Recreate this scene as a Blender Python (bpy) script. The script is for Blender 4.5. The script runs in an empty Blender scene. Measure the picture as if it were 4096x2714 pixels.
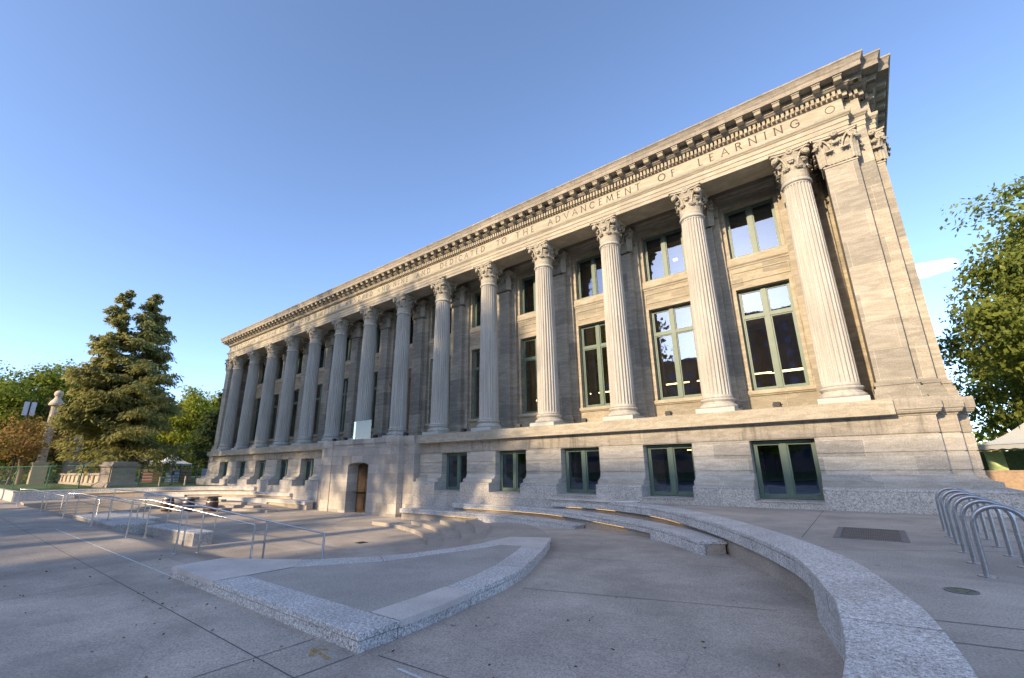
import bpy, math, random
import numpy as np
from mathutils import Vector, Matrix
R = math.radians
PI = math.pi
scene = bpy.context.scene
C = scene.collection
random.seed(7)

# ------------------------------------------------------------------ helpers
class MB:
    """collects geometry for ONE mesh object"""
    def __init__(s):
        s.v = []; s.f = []; s.m = []; s.sm = []
        s.mi = 0; s.smooth = False
    def add(s, vs, fs, smooth=None):
        o = len(s.v); s.v += [tuple(p) for p in vs]
        for f in fs:
            s.f.append([i + o for i in f]); s.m.append(s.mi); s.sm.append(s.smooth if smooth is None else smooth)
    def box(s, a, b):
        x0, y0, z0 = a; x1, y1, z1 = b
        s.add([(x0,y0,z0),(x1,y0,z0),(x1,y1,z0),(x0,y1,z0),(x0,y0,z1),(x1,y0,z1),(x1,y1,z1),(x0,y1,z1)],
              [(0,3,2,1),(4,5,6,7),(0,1,5,4),(1,2,6,5),(2,3,7,6),(3,0,4,7)])
    def prism(s, poly, z0, z1, caps=(True, True)):
        n = len(poly)
        vs = [(p[0], p[1], z0) for p in poly] + [(p[0], p[1], z1) for p in poly]
        fs = [(i, (i+1) % n, n+(i+1) % n, n+i) for i in range(n)]
        if caps[0]: fs.append(tuple(reversed(range(n))))
        if caps[1]: fs.append(tuple(range(n, 2*n)))
        s.add(vs, fs)
    def strip(s, A, B, z0, z1):
        """solid between two plan curves A and B (same count)"""
        n = len(A)
        vs = []
        for a, b in zip(A, B):
            vs += [(a[0],a[1],z0),(b[0],b[1],z0),(b[0],b[1],z1),(a[0],a[1],z1)]
        fs = []
        for i in range(n-1):
            o = 4*i; q = o+4
            fs += [(o,o+3,q+3,q),(o+1,q+1,q+2,o+2),(o+3,o+2,q+2,q+3),(o,q,q+1,o+1)]
        fs += [(0,1,2,3),(4*n-4,4*n-1,4*n-2,4*n-3)]
        s.add(vs, fs)
    def extrude_x(s, prof, x0, x1):
        """closed (y,z) profile extruded along x"""
        n = len(prof)
        vs = [(x0,p[0],p[1]) for p in prof] + [(x1,p[0],p[1]) for p in prof]
        fs = [(i,(i+1)%n,n+(i+1)%n,n+i) for i in range(n)]
        fs += [tuple(reversed(range(n))), tuple(range(n,2*n))]
        s.add(vs, fs)
    def sweep(s, prof, plan, closed_prof=False, caps=False):
        """profile of (outward offset, z) swept along a plan polyline with mitred corners"""
        n = len(plan); P = [Vector(p) for p in plan]; nr = []
        for i in range(n-1):
            d = (P[i+1]-P[i]).normalized(); nr.append(Vector((-d.y, d.x)))
        mit = []
        for i in range(n):
            if i == 0: mit.append(nr[0])
            elif i == n-1: mit.append(nr[-1])
            else:
                a, b = nr[i-1], nr[i]; m = a+b
                mit.append(m/(1+a.dot(b)))
        k = len(prof); vs = []
        for i in range(n):
            for o, z in prof:
                q = P[i]+mit[i]*o; vs.append((q.x,q.y,z))
        fs = []
        kk = k if closed_prof else k-1
        for i in range(n-1):
            for j in range(kk):
                j2 = (j+1) % k
                fs.append((i*k+j,(i+1)*k+j,(i+1)*k+j2,i*k+j2))
        if caps:
            fs.append(tuple(range(k))); fs.append(tuple((n-1)*k+j for j in reversed(range(k))))
        s.add(vs, fs)
    def lathe(s, prof, n=24, c=(0,0), axis='z', a0=0, a1=2*PI, rad=None):
        full = abs(a1-a0-2*PI) < 1e-6
        m = n if full else n+1
        vs = []
        for r, z in prof:
            for i in range(m):
                a = a0+(a1-a0)*i/n
                rr = r if rad is None else rad(r, z, a)
                vs.append((c[0]+rr*math.cos(a), c[1]+rr*math.sin(a), z))
        fs = []
        for j in range(len(prof)-1):
            for i in range(n):
                i2 = (i+1) % m
                fs.append((j*m+i, j*m+i2, (j+1)*m+i2, (j+1)*m+i))
        if full:
            fs.append(tuple(reversed(range(m)))); fs.append(tuple((len(prof)-1)*m+i for i in range(m)))
        s.add(vs, fs)
    def tube(s, pts, r, n=8, smooth=True, caps=True):
        pts = [Vector(p) for p in pts]; rs = r if isinstance(r, (list,tuple)) else [r]*len(pts)
        vs = []; up = Vector((0,0,1)); prev = None
        for i, p in enumerate(pts):
            if i == 0: d = pts[1]-p
            elif i == len(pts)-1: d = p-pts[i-1]
            else: d = (pts[i+1]-p).normalized()+(p-pts[i-1]).normalized()
            d = d.normalized() if d.length > 1e-9 else Vector((0,0,1))
            if prev is None:
                a = d.cross(up)
                if a.length < 1e-3: a = d.cross(Vector((1,0,0)))
            else:
                a = prev-d*prev.dot(d)
                if a.length < 1e-4: a = d.cross(up)
            a.normalize(); prev = a; b = d.cross(a)
            k = 1.0
            if 0 < i < len(pts)-1:
                c0 = (pts[i+1]-p).normalized().dot((p-pts[i-1]).normalized()); k = 1/max(0.6, math.sqrt(max(0,(1+c0)/2)))
            for j in range(n):
                t = 2*PI*j/n; vs.append(p+(a*math.cos(t)+b*math.sin(t))*rs[i]*(k if False else 1))
        fs = []
        for i in range(len(pts)-1):
            for j in range(n):
                j2 = (j+1) % n; fs.append((i*n+j, i*n+j2, (i+1)*n+j2, (i+1)*n+j))
        s.add(vs, fs, smooth)
        if caps:
            s.add([vs[j] for j in range(n)], [tuple(reversed(range(n)))], False)
            s.add([vs[(len(pts)-1)*n+j] for j in range(n)], [tuple(range(n))], False)
    def ellipsoid(s, c, r, n=12, m=8, smooth=True):
        vs = []; fs = []
        for j in range(1, m):
            t = PI*j/m
            for i in range(n):
                a = 2*PI*i/n; vs.append((c[0]+r[0]*math.sin(t)*math.cos(a), c[1]+r[1]*math.sin(t)*math.sin(a), c[2]+r[2]*math.cos(t)))
        for j in range(m-2):
            for i in range(n):
                i2 = (i+1) % n; fs.append((j*n+i,(j+1)*n+i,(j+1)*n+i2,j*n+i2))
        T = len(vs); vs += [(c[0],c[1],c[2]+r[2]),(c[0],c[1],c[2]-r[2])]
        for i in range(n):
            i2 = (i+1) % n; fs.append((T,i,i2)); fs.append((T+1,(m-2)*n+i2,(m-2)*n+i))
        s.add(vs, fs, smooth)
    def xform(s, M, start=0):
        for i in range(start, len(s.v)):
            s.v[i] = tuple(M @ Vector(s.v[i]))

def mesh_obj(name, mb, mats, parent=None, loc=None):
    me = bpy.data.meshes.new(name)
    me.from_pydata(mb.v, [], mb.f)
    if not isinstance(mats, (list,tuple)): mats = [mats]
    for m in mats: me.materials.append(m)
    me.polygons.foreach_set('material_index', mb.m)
    me.polygons.foreach_set('use_smooth', mb.sm)
    me.update()
    o = bpy.data.objects.new(name, me); C.objects.link(o)
    if parent: o.parent = parent
    if loc: o.location = loc
    return o
def bevel(o, w=0.012):
    m = o.modifiers.new('bevel','BEVEL'); m.width = w; m.segments = 2; m.limit_method = 'ANGLE'; m.angle_limit = R(40); return o
def tag(o, label=None, cat=None, group=None, kind=None):
    if label: o['label'] = label
    if cat: o['category'] = cat
    if group: o['group'] = group
    if kind: o['kind'] = kind
    return o
def empty(name, loc=(0,0,0), label=None, cat=None, group=None, rz=0):
    o = bpy.data.objects.new(name, None); C.objects.link(o); o.location = loc; o.rotation_euler = (0,0,rz)
    o.empty_display_size = 0.3
    return tag(o, label, cat, group)
def copy_tree(o, parent=None):
    c = o.copy(); C.objects.link(c)
    if parent: c.parent = parent
    for ch in list(o.children): copy_tree(ch, c)
    return c
def struct(name, mb, mat):
    return tag(mesh_obj(name, mb, mat), kind='structure')

# ------------------------------------------------------------------ materials
def mat(name):
    m = bpy.data.materials.new(name); m.use_nodes = True
    nt = m.node_tree; nt.nodes.clear()
    out = nt.nodes.new('ShaderNodeOutputMaterial'); b = nt.nodes.new('ShaderNodeBsdfPrincipled')
    nt.links.new(b.outputs[0], out.inputs[0])
    return m, nt, b, out
def N(nt, t, **kw):
    n = nt.nodes.new(t)
    for k, v in kw.items():
        if k in n.inputs: n.inputs[k].default_value = v
        else: setattr(n, k, v)
    return n
def mix(nt, a, b, fac, blend='MIX'):
    n = nt.nodes.new('ShaderNodeMix'); n.data_type = 'RGBA'; n.blend_type = blend
    def s(i, v):
        if hasattr(v, 'is_output'): nt.links.new(v, n.inputs[i])
        else: n.inputs[i].default_value = v if not isinstance(v, (int,float)) else v
    s(0, fac); s(6, a); s(7, b)
    return n.outputs[2]
def col(c): return (c[0], c[1], c[2], 1)
def ramp(nt, fac, stops):
    n = nt.nodes.new('ShaderNodeValToRGB'); e = n.color_ramp.elements
    while len(e) < len(stops): e.new(0.5)
    for i, (p, c) in enumerate(stops):
        e[i].position = p; e[i].color = col(c) if not isinstance(c, (int,float)) else (c,c,c,1)
    nt.links.new(fac, n.inputs[0]); return n.outputs[0]
def mapped(nt, scale=(1,1,1), src='pos', add=True):
    if src == 'pos': s = nt.nodes.new('ShaderNodeNewGeometry').outputs['Position']
    else: s = nt.nodes.new('ShaderNodeTexCoord').outputs['Object']
    mp = nt.nodes.new('ShaderNodeMapping'); mp.inputs['Scale'].default_value = scale
    nt.links.new(s, mp.inputs[0]); return mp.outputs[0]
def noise(nt, vec, scale, detail=4, rough=0.55, dist=0):
    n = nt.nodes.new('ShaderNodeTexNoise'); n.inputs['Scale'].default_value = scale; n.inputs['Detail'].default_value = detail
    n.inputs['Roughness'].default_value = rough; n.inputs['Distortion'].default_value = dist
    nt.links.new(vec, n.inputs['Vector']); return n.outputs['Fac']
def bump(nt, b, h, strength=0.3, dist=0.02):
    n = nt.nodes.new('ShaderNodeBump'); n.inputs['Strength'].default_value = strength; n.inputs['Distance'].default_value = dist
    nt.links.new(h, n.inputs['Height']); nt.links.new(n.outputs[0], b.inputs['Normal'])

def stone(name, c0, c1, strata=1.0, joints=None, rough=0.85, stain=0.0, tint=0.5, flip=False):
    strata = strata*0.34
    """limestone: wavy bedding lines, mottling, optional block joints (w,h)"""
    m, nt, b, out = mat(name)
    pos = mapped(nt, (1,1,1))
    n1 = noise(nt, mapped(nt, (4.0,4.0,0.22) if flip else (0.9,0.9,4.5)), 1.3, 8, 0.68, 0.0 if flip else 0.9)
    n2 = noise(nt, pos, 0.45, 3, 0.5)
    n3 = noise(nt, pos, 28, 3, 0.6)
    base = ramp(nt, n1, [(0.28, [x*(1-0.35*strata) for x in c0]), (0.45, c0), (0.62, c1), (0.8, [x*0.9 for x in c1])])
    base = mix(nt, base, col((0.30,0.27,0.22)), ramp(nt, n2, [(0.40,0.0),(0.75,0.35)]))
    fine = ramp(nt, n3, [(0.3,0.78),(0.7,1.12)])
    base = mix(nt, base, fine, 1.0, 'MULTIPLY')
    height = n1
    if joints:
        sep = nt.nodes.new('ShaderNodeSeparateXYZ'); nt.links.new(pos, sep.inputs[0])
        ad = N(nt, 'ShaderNodeMath', operation='ADD'); nt.links.new(sep.outputs[0], ad.inputs[0]); nt.links.new(sep.outputs[1], ad.inputs[1])
        cb = nt.nodes.new('ShaderNodeCombineXYZ'); nt.links.new(ad.outputs[0], cb.inputs[0]); nt.links.new(sep.outputs[2], cb.inputs[1])
        br = nt.nodes.new('ShaderNodeTexBrick'); nt.links.new(cb.outputs[0], br.inputs['Vector'])
        br.inputs['Scale'].default_value = 1.0; br.inputs['Brick Width'].default_value = joints[0]; br.inputs['Row Height'].default_value = joints[1]
        br.inputs['Mortar Size'].default_value = 0.006; br.inputs['Mortar Smooth'].default_value = 0.3; br.inputs['Bias'].default_value = 0
        br.inputs['Color1'].default_value = (1.14,1.11,1.06,1); br.inputs['Color2'].default_value = (0.68,0.69,0.71,1); br.inputs['Mortar'].default_value = (1.35,1.31,1.24,1)
        base = mix(nt, base, br.outputs['Color'], tint, 'MULTIPLY')
    if stain:
        n4 = noise(nt, mapped(nt, (3.0,3.0,0.35)), 1.6, 5, 0.6)
        base = mix(nt, base, col((0.09,0.08,0.07)), ramp(nt, n4, [(0.52,0.0),(0.75,stain)]))
    nt.links.new(base, b.inputs['Base Color'])
    b.inputs['Roughness'].default_value = rough; b.inputs['Specular IOR Level'].default_value = 0.25
    bump(nt, b, height, 0.25, 0.03)
    return m

def granite(name, dark, mid, light, scale=24, rough=0.6, joints=None, var=(1.08,0.82)):
    m, nt, b, out = mat(name)
    pos = mapped(nt, (1,1,1))
    n = noise(nt, pos, scale, 3, 0.75)
    n2 = noise(nt, pos, scale*2.7, 2, 0.7)
    big = noise(nt, pos, 1.1, 4, 0.55)
    c = ramp(nt, n, [(0.40, dark),(0.455, mid),(0.52, mid),(0.575, light)])
    c2 = ramp(nt, n2, [(0.36, dark),(0.47, mid),(0.56, light)])
    c = mix(nt, c, c2, 0.5)
    c = mix(nt, c, ramp(nt, big, [(0.3,0.80),(0.7,1.1)]), 1.0, 'MULTIPLY')
    if joints:
        sep = nt.nodes.new('ShaderNodeSeparateXYZ'); nt.links.new(pos, sep.inputs[0])
        cb = nt.nodes.new('ShaderNodeCombineXYZ'); nt.links.new(sep.outputs[0], cb.inputs[0]); nt.links.new(sep.outputs[2], cb.inputs[1])
        br = nt.nodes.new('ShaderNodeTexBrick'); nt.links.new(cb.outputs[0], br.inputs['Vector'])
        br.inputs['Scale'].default_value = 1.0; br.inputs['Brick Width'].default_value = joints[0]; br.inputs['Row Height'].default_value = joints[1]
        br.inputs['Mortar Size'].default_value = 0.006; br.inputs['Bias'].default_value = 0
        br.inputs['Color1'].default_value = (var[0],var[0]*0.98,var[0]*0.95,1); br.inputs['Color2'].default_value = (var[1],var[1],var[1]*1.01,1); br.inputs['Mortar'].default_value = (0.45,0.43,0.4,1)
        c = mix(nt, c, br.outputs['Color'], 0.7, 'MULTIPLY')
    nt.links.new(c, b.inputs['Base Color']); b.inputs['Roughness'].default_value = rough; b.inputs['Specular IOR Level'].default_value = 0.35
    bump(nt, b, n, 0.12, 0.01)
    return m

def concrete(name, c, var=0.25, rough=0.8, stains=True, slabs=False):
    m, nt, b, out = mat(name)
    pos = mapped(nt, (1,1,1))
    a = noise(nt, pos, 0.7, 5, 0.6); f = noise(nt, pos, 40, 4, 0.7); s = noise(nt, mapped(nt, (0.6,2.2,1)), 2.5, 5, 0.65)
    base = ramp(nt, a, [(0.3,[x*(1-var) for x in c]),(0.7,[x*(1+var*0.6) for x in c])])
    base = mix(nt, base, ramp(nt, f, [(0.34,0.62),(0.66,1.32)]), 1.0, 'MULTIPLY')
    if stains:
        base = mix(nt, base, col([x*0.55 for x in c]), ramp(nt, s, [(0.60,0.0),(0.80,0.55)]))
        if slabs:
            br = nt.nodes.new('ShaderNodeTexBrick'); nt.links.new(pos, br.inputs['Vector']); br.inputs['Scale'].default_value = 1.0
            br.inputs['Brick Width'].default_value = 6.6; br.inputs['Row Height'].default_value = 4.56; br.inputs['Mortar Size'].default_value = 0.0; br.offset = 0.35
            br.inputs['Color1'].default_value = (1.07,1.06,1.05,1); br.inputs['Color2'].default_value = (0.86,0.86,0.87,1)
            base = mix(nt, base, br.outputs['Color'], 1.0, 'MULTIPLY')
            sc = noise(nt, mapped(nt, (0.5,1.7,1)), 1.1, 6, 0.7); base = mix(nt, base, col([min(1,x*1.5) for x in c]), ramp(nt, sc, [(0.62,0.0),(0.82,0.45)]))
            wet = noise(nt, mapped(nt, (1,1,1)), 0.28, 5, 0.7); base = mix(nt, base, col([x*0.55 for x in c]), ramp(nt, wet, [(0.47,0.0),(0.70,0.75)]))
            gum = nt.nodes.new('ShaderNodeTexVoronoi'); gum.inputs['Scale'].default_value = 1.7; nt.links.new(pos, gum.inputs['Vector'])
            base = mix(nt, base, col([x*0.35 for x in c]), ramp(nt, gum.outputs['Distance'], [(0.02,0.75),(0.035,0.0)]))
        sp = noise(nt, pos, 3.3, 2, 0.5)
        base = mix(nt, base, col([x*0.3 for x in c]), ramp(nt, sp, [(0.745,0.0),(0.765,0.7)]))
    nt.links.new(base, b.inputs['Base Color']); b.inputs['Roughness'].default_value = rough; b.inputs['Specular IOR Level'].default_value = 0.3
    bump(nt, b, f, 0.15, 0.005)
    return m
def plain(name, c, rough=0.6, metal=0.0, nz=0.15, scale=6, spec=0.4):
    m, nt, b, out = mat(name)
    n = noise(nt, mapped(nt, (1,1,1)), scale, 4, 0.6)
    base = ramp(nt, n, [(0.3,[x*(1-nz) for x in c]),(0.7,[min(1,x*(1+nz)) for x in c])])
    nt.links.new(base, b.inputs['Base Color']); b.inputs['Roughness'].default_value = rough; b.inputs['Metallic'].default_value = metal
    b.inputs['Specular IOR Level'].default_value = spec
    return m
def emit(name, c, s):
    m, nt, b, out = mat(name)
    b.inputs['Base Color'].default_value = col(c); b.inputs['Emission Color'].default_value = col(c); b.inputs['Emission Strength'].default_value = s
    return m
def leaf_mat(name, dark, light, warm=None, trans=0.35):
    m, nt, b, out = mat(name); nt.nodes.remove(b)
    pos = mapped(nt, (1,1,1))
    a = noise(nt, pos, 0.55, 3, 0.6); f = noise(nt, pos, 6.0, 2, 0.6)
    c = ramp(nt, a, [(0.32,dark),(0.68,light)])
    c = mix(nt, c, col(warm or light), ramp(nt, f, [(0.52,0.0),(0.72,0.6)]))
    d = nt.nodes.new('ShaderNodeBsdfDiffuse'); t = nt.nodes.new('ShaderNodeBsdfTranslucent'); mx = nt.nodes.new('ShaderNodeMixShader')
    mx.inputs[0].default_value = trans
    nt.links.new(c, d.inputs[0]); nt.links.new(c, t.inputs[0]); nt.links.new(d.outputs[0], mx.inputs[1]); nt.links.new(t.outputs[0], mx.inputs[2])
    nt.links.new(mx.outputs[0], out.inputs[0])
    return m
def glass_mat(name, refl=0.3, tint=(0.74,0.77,0.75), coat=(0.46,0.57,0.78)):
    m, nt, b, out = mat(name); nt.nodes.remove(b)
    g = nt.nodes.new('ShaderNodeBsdfGlossy'); g.inputs['Roughness'].default_value = 0.015; g.inputs['Color'].default_value = col(coat)
    t = nt.nodes.new('ShaderNodeBsdfTransparent'); t.inputs[0].default_value = col(tint)
    # slight waviness of old panes
    n = noise(nt, mapped(nt, (1,1,1)), 0.8, 2, 0.5); bp = nt.nodes.new('ShaderNodeBump'); bp.inputs['Strength'].default_value = 0.05; bp.inputs['Distance'].default_value = 0.05
    nt.links.new(n, bp.inputs['Height']); nt.links.new(bp.outputs[0], g.inputs['Normal'])
    lw = nt.nodes.new('ShaderNodeFresnel'); lw.inputs[0].default_value = 1.45
    ad = N(nt, 'ShaderNodeMath', operation='ADD'); ad.use_clamp = True; ad.inputs[1].default_value = refl; nt.links.new(lw.outputs[0], ad.inputs[0])
    mx = nt.nodes.new('ShaderNodeMixShader'); nt.links.new(ad.outputs[0], mx.inputs[0]); nt.links.new(t.outputs[0], mx.inputs[1]); nt.links.new(g.outputs[0], mx.inputs[2])
    nt.links.new(mx.outputs[0], out.inputs[0])
    return m

M = {}
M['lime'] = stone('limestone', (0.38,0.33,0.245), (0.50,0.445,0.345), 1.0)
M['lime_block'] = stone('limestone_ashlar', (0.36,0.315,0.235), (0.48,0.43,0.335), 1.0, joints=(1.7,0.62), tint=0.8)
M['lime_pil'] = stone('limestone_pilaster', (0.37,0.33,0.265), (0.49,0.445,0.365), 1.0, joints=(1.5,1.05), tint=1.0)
M['lime_base'] = stone('limestone_base', (0.48,0.435,0.365), (0.60,0.555,0.48), 1.0, joints=(2.4,0.567), tint=0.85)  # same stone as the upper walls, coloured paler to lift the shaded base
M['lime_frieze'] = stone('limestone_frieze', (0.41,0.36,0.27), (0.52,0.465,0.365), 0.6, joints=(2.1,3.0), tint=0.35)
M['lime_worn'] = stone('limestone_worn', (0.36,0.32,0.26), (0.47,0.42,0.35), 1.0, joints=(2.1,3.0), tint=0.5, stain=0.75)
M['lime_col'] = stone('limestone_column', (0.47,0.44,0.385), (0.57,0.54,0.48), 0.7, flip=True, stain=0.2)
M['lime_cap'] = stone('limestone_carved', (0.41,0.365,0.285), (0.52,0.47,0.375), 0.4)
M['plinth'] = stone('plinth_stone', (0.46,0.48,0.44), (0.56,0.57,0.53), 0.4)
M['gran_base'] = granite('granite_base', (0.12,0.105,0.09), (0.43,0.395,0.355), (0.70,0.66,0.60), 22, 0.75, joints=(1.9,0.62))
M['gran_bench'] = granite('granite_bench', (0.06,0.058,0.056), (0.48,0.455,0.43), (0.95,0.92,0.88), 24, 0.5)
M['gran_pale'] = granite('granite_pale', (0.46,0.40,0.35), (0.64,0.57,0.51), (0.76,0.70,0.64), 45, 0.6)
M['conc'] = concrete('paving_concrete', (0.49,0.425,0.355), 0.25, slabs=True)
M['conc_warm'] = concrete('step_concrete', (0.43,0.375,0.315), 0.2)
M['conc_fill'] = concrete('planter_concrete', (0.43,0.39,0.345), 0.2)
M['joint'] = plain('paving_joint', (0.10,0.10,0.10), 0.9)
M['white'] = plain('white_paint', (0.62,0.63,0.63), 0.7, nz=0.2, scale=30)
M['orange'] = plain('marking_paint', (0.62,0.36,0.08), 0.8, nz=0.3, scale=40)
M['green_frame'] = plain('green_window_frame', (0.105,0.155,0.12), 0.45, nz=0.12, scale=3)
M['steel'] = plain('brushed_steel', (0.55,0.56,0.58), 0.28, 1.0, nz=0.1, scale=40)
M['grate'] = plain('dark_grate', (0.15,0.155,0.165), 0.6, 0.0)
M['galv'] = plain('dull_steel', (0.42,0.43,0.45), 0.34, 1.0, nz=0.15, scale=30)
M['glass'] = glass_mat('window_glass', 0.19)
M['glass_base'] = glass_mat('basement_glass', 0.30)
M['dark'] = plain('dark_interior', (0.055,0.05,0.045), 0.9, nz=0.4, scale=0.8)
M['room'] = plain('interior_plaster', (0.36,0.31,0.24), 0.9, nz=0.4, scale=0.5)
M['led'] = emit('warm_light_strip', (1.0,0.60,0.15), 0.9)
M['lampin'] = emit('interior_light_strip', (1.0,0.70,0.26), 3.0)
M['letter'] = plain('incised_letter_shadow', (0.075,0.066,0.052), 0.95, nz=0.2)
M['black'] = plain('black_metal', (0.025,0.027,0.03), 0.5)
M['bronze'] = plain('bronze_door', (0.075,0.048,0.032), 0.5, 0.2)
M['wood'] = plain('carved_wood', (0.20,0.11,0.055), 0.6)
M['grass'] = None
# ------------------------------------------------------------------ library building
XC = [-0.384 - 4.2396*i for i in range(14)]
XM = (XC[0]+XC[-1])/2                       # centre line, -27.94
BAY = [(XC[i]+XC[i+1])/2 for i in range(13)]
def mx_(x): return 2*XM - x
ZL, ZC = 3.50, 14.03                         # ledge, soffit of the entablature
half = [(2.5,52),(2.5,20.4),(2.18,20.4),(2.18,19.88),(1.66,19.88),(1.66,19.5)]
PLAN = half + [(mx_(x),y) for x,y in reversed(half)]
B = empty('library_building', (0,0,0), 'pale stone library with a row of fluted Corinthian columns and a carved frieze', 'building')

def part(name, mb, m, parent=B): return mesh_obj(name, mb, m, parent)

# --- lower storey: granite plinth and rusticated limestone, cut by the window bays
gran_prof = [(-2.2,-1.7),(0.75,-1.7),(0.75,0.66),(0.70,0.70),(0.50,0.735),(-2.2,0.735)]
flare = [(0.50,0.73),(0.50,0.885)] + [(0.50-0.30*math.sin(t*PI/2)**1.0 if False else 0.2+0.30*(1-math.sin(t*PI/2)), 0.895+0.25*(1-math.cos(t*PI/2))) for t in [i/7 for i in range(8)]]
def groove(z): return [(0.2,z-0.022),(0.165,z-0.016),(0.165,z+0.016),(0.2,z+0.022)]
lime_prof = [(-2.2,0.73)] + flare + groove(1.255) + groove(1.82) + [(0.2,2.368),(-2.2,2.368)]
band_prof = [(-2.2,2.368),(0.165,2.368),(0.165,2.40),(0.2,2.405),(0.2,2.945),(0.235,2.955),(0.24,2.985),(0.27,3.0),(0.33,3.03),(0.345,3.075),(0.36,3.08),(0.365,3.13),(0.40,3.145),(0.40,3.48),(0.385,ZL),(-2.9,ZL)]
PX0, PX1 = mx_(-22.15), -22.15               # portal
win_x = [BAY[i] for i in (0,1,2,3,4,8,9,10,11,12)]
HW = 1.05
def yz(p): return [(19.5-o, z) for o, z in p]
edges = []
xs = sorted([x for x in win_x], reverse=True)
cur = None
right = [x for x in xs if x > XM]; left = [x for x in xs if x < XM]
g = MB(); l = MB()
rp = half + [(right[0]+HW, 19.5)]
gran_plan = [(2.5,52),(2.5,19.5),(right[0]+HW,19.5)]
def flush():
    global l, g
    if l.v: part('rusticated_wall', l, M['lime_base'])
    if g.v: part('granite_base', g, M['gran_base'])
    l = MB(); g = MB()
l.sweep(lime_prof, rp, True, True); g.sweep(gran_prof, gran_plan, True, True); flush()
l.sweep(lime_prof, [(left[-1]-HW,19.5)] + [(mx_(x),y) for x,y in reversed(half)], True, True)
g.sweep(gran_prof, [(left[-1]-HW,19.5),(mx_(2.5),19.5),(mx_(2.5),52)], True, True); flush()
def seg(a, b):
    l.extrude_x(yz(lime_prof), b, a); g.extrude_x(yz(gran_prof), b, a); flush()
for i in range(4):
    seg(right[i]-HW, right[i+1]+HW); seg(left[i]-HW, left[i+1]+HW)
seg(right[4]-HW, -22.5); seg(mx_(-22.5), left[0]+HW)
for x in win_x:                              # wall under each basement window with its sill
    g.extrude_x([(18.76,-1.7),(18.76,0.20),(18.72,0.205),(18.72,0.245),(21.5,0.265),(21.5,-1.7)], x-HW-0.005, x+HW+0.005); flush()
bnd = MB(); bnd.sweep(band_prof, PLAN, True, False)
part('ledge_course', bnd, M['lime_worn'])

# --- portal in the middle of the lower storey
p = MB()
dx0, dx1 = XM-1.2, XM+1.2
def arch_wall(mb, x0, x1, y0, y1, z0, z1, ax0, ax1, zs, rise):
    n = 14; cx = (ax0+ax1)/2; hw = (ax1-ax0)/2
    arc = [(cx+hw*math.cos(PI*i/n), zs+rise*math.sin(PI*i/n)) for i in range(n+1)]
    for y, fl in ((y0, False), (y1, True)):
        base = len(mb.v)
        fs = []
        vs = [(x0,y,z0),(ax0,y,z0),(ax0,y,zs),(x0,y,zs),(ax1,y,z0),(x1,y,z0),(x1,y,zs),(ax1,y,zs)]
        vs += [(a,y,b) for a,b in arc] + [(x0,y,z1),(x1,y,z1)]
        vs += [(a,y,z1) for a,b in arc]
        T = 8+n+1+2
        fs = [(0,1,2,3),(4,5,6,7)]
        fs += [(8+i, T+i, T+i+1, 8+i+1) for i in range(n)]
        fs += [(6, 8+n+2, T, 8)] + [(3, 8+n, T+n, 8+n+1)]
        if fl: fs = [tuple(reversed(f)) for f in fs]
        mb.add(vs, fs)
    vs = [(ax1,y0,z0),(ax1,y1,z0)]
    for a,b in arc: vs += [(a,y0,b),(a,y1,b)]
    vs += [(ax0,y0,z0),(ax0,y1,z0)]
    k = len(vs)//2
    mb.add(vs, [(2*i,2*i+1,2*i+3,2*i+2) for i in range(k-1)])
arch_wall(p, XM-3.35, XM+3.35, 18.46, 19.9, -1.7, 2.86, dx0, dx1, 1.72, 0.22)
for s in (-1, 1):
    a, b = (XM+3.30, XM+4.42) if s > 0 else (XM-4.42, XM-3.30)
    p.box((a,18.40,-1.7),(b,20.5,3.02))
    p.box((a-0.03,18.36,3.02),(b+0.03,20.5,3.14)); p.box((a-0.06,18.32,3.14),(b+0.06,20.5,3.52))
    a, b = (XM+4.42, XM+5.45) if s > 0 else (XM-5.45, XM-4.42)
    p.box((a,18.82,-1.7),(b,20.5,2.95)); p.box((a,18.78,2.95),(b,20.5,3.13)); p.box((a,18.74,3.13),(b,20.5,3.51))
p.box((XM-3.32,18.50,2.87),(XM+3.32,19.9,3.17)); p.box((XM-3.32,18.44,3.18),(XM+3.32,20.5,3.515))
M['gran_portal'] = granite('granite_portal', (0.16,0.135,0.11), (0.43,0.385,0.335), (0.64,0.59,0.52), 26, 0.8, joints=(1.25,0.6), var=(1.22,0.60))
part('portal', p, M['gran_portal'])
d = MB(); d.box((XM-1.4,19.3,-1.4),(XM+1.4,19.38,2.2)); d.box((XM-0.04,19.25,-1.4),(XM+0.04,19.3,2.2))
for k in range(3):
    for s in (-1,1): d.box((XM+s*0.62-0.42,19.26,-1.2+k*1.02),(XM+s*0.62+0.42,19.3,-0.35+k*1.02))
part('portal_door', d, M['bronze'])

# --- porch floor, wall, ceiling
f = MB(); f.box((mx_(0.9),18.95,3.0),(0.9,22.6,ZL+0.004)); part('porch_floor', f, M['lime'])
WY = 21.9
lw = (4.60, 9.36); uw = (10.99, 13.60); hw = 1.08
w = MB()
def wallpiece(a, b, z0, z1, y=WY): w.box((a,y,z0),(b,y+0.9,z1))
prev = mx_(0.62)
bx = sorted(BAY)
for i, x in enumerate(bx):
    wallpiece(prev, x-hw, ZL, 14.6)
    prev = x+hw
    if i == 6:
        wallpiece(x-hw, x+hw, 9.0, uw[0]); wallpiece(x-hw, x+hw, uw[1], 14.6)
    else:
        wallpiece(x-hw, x+hw, ZL, lw[0]); wallpiece(x-hw, x+hw, lw[1], uw[0]); wallpiece(x-hw, x+hw, uw[1], 14.6)
wallpiece(prev, 0.62, ZL, 14.6)
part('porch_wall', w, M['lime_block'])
tr = MB()
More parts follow.
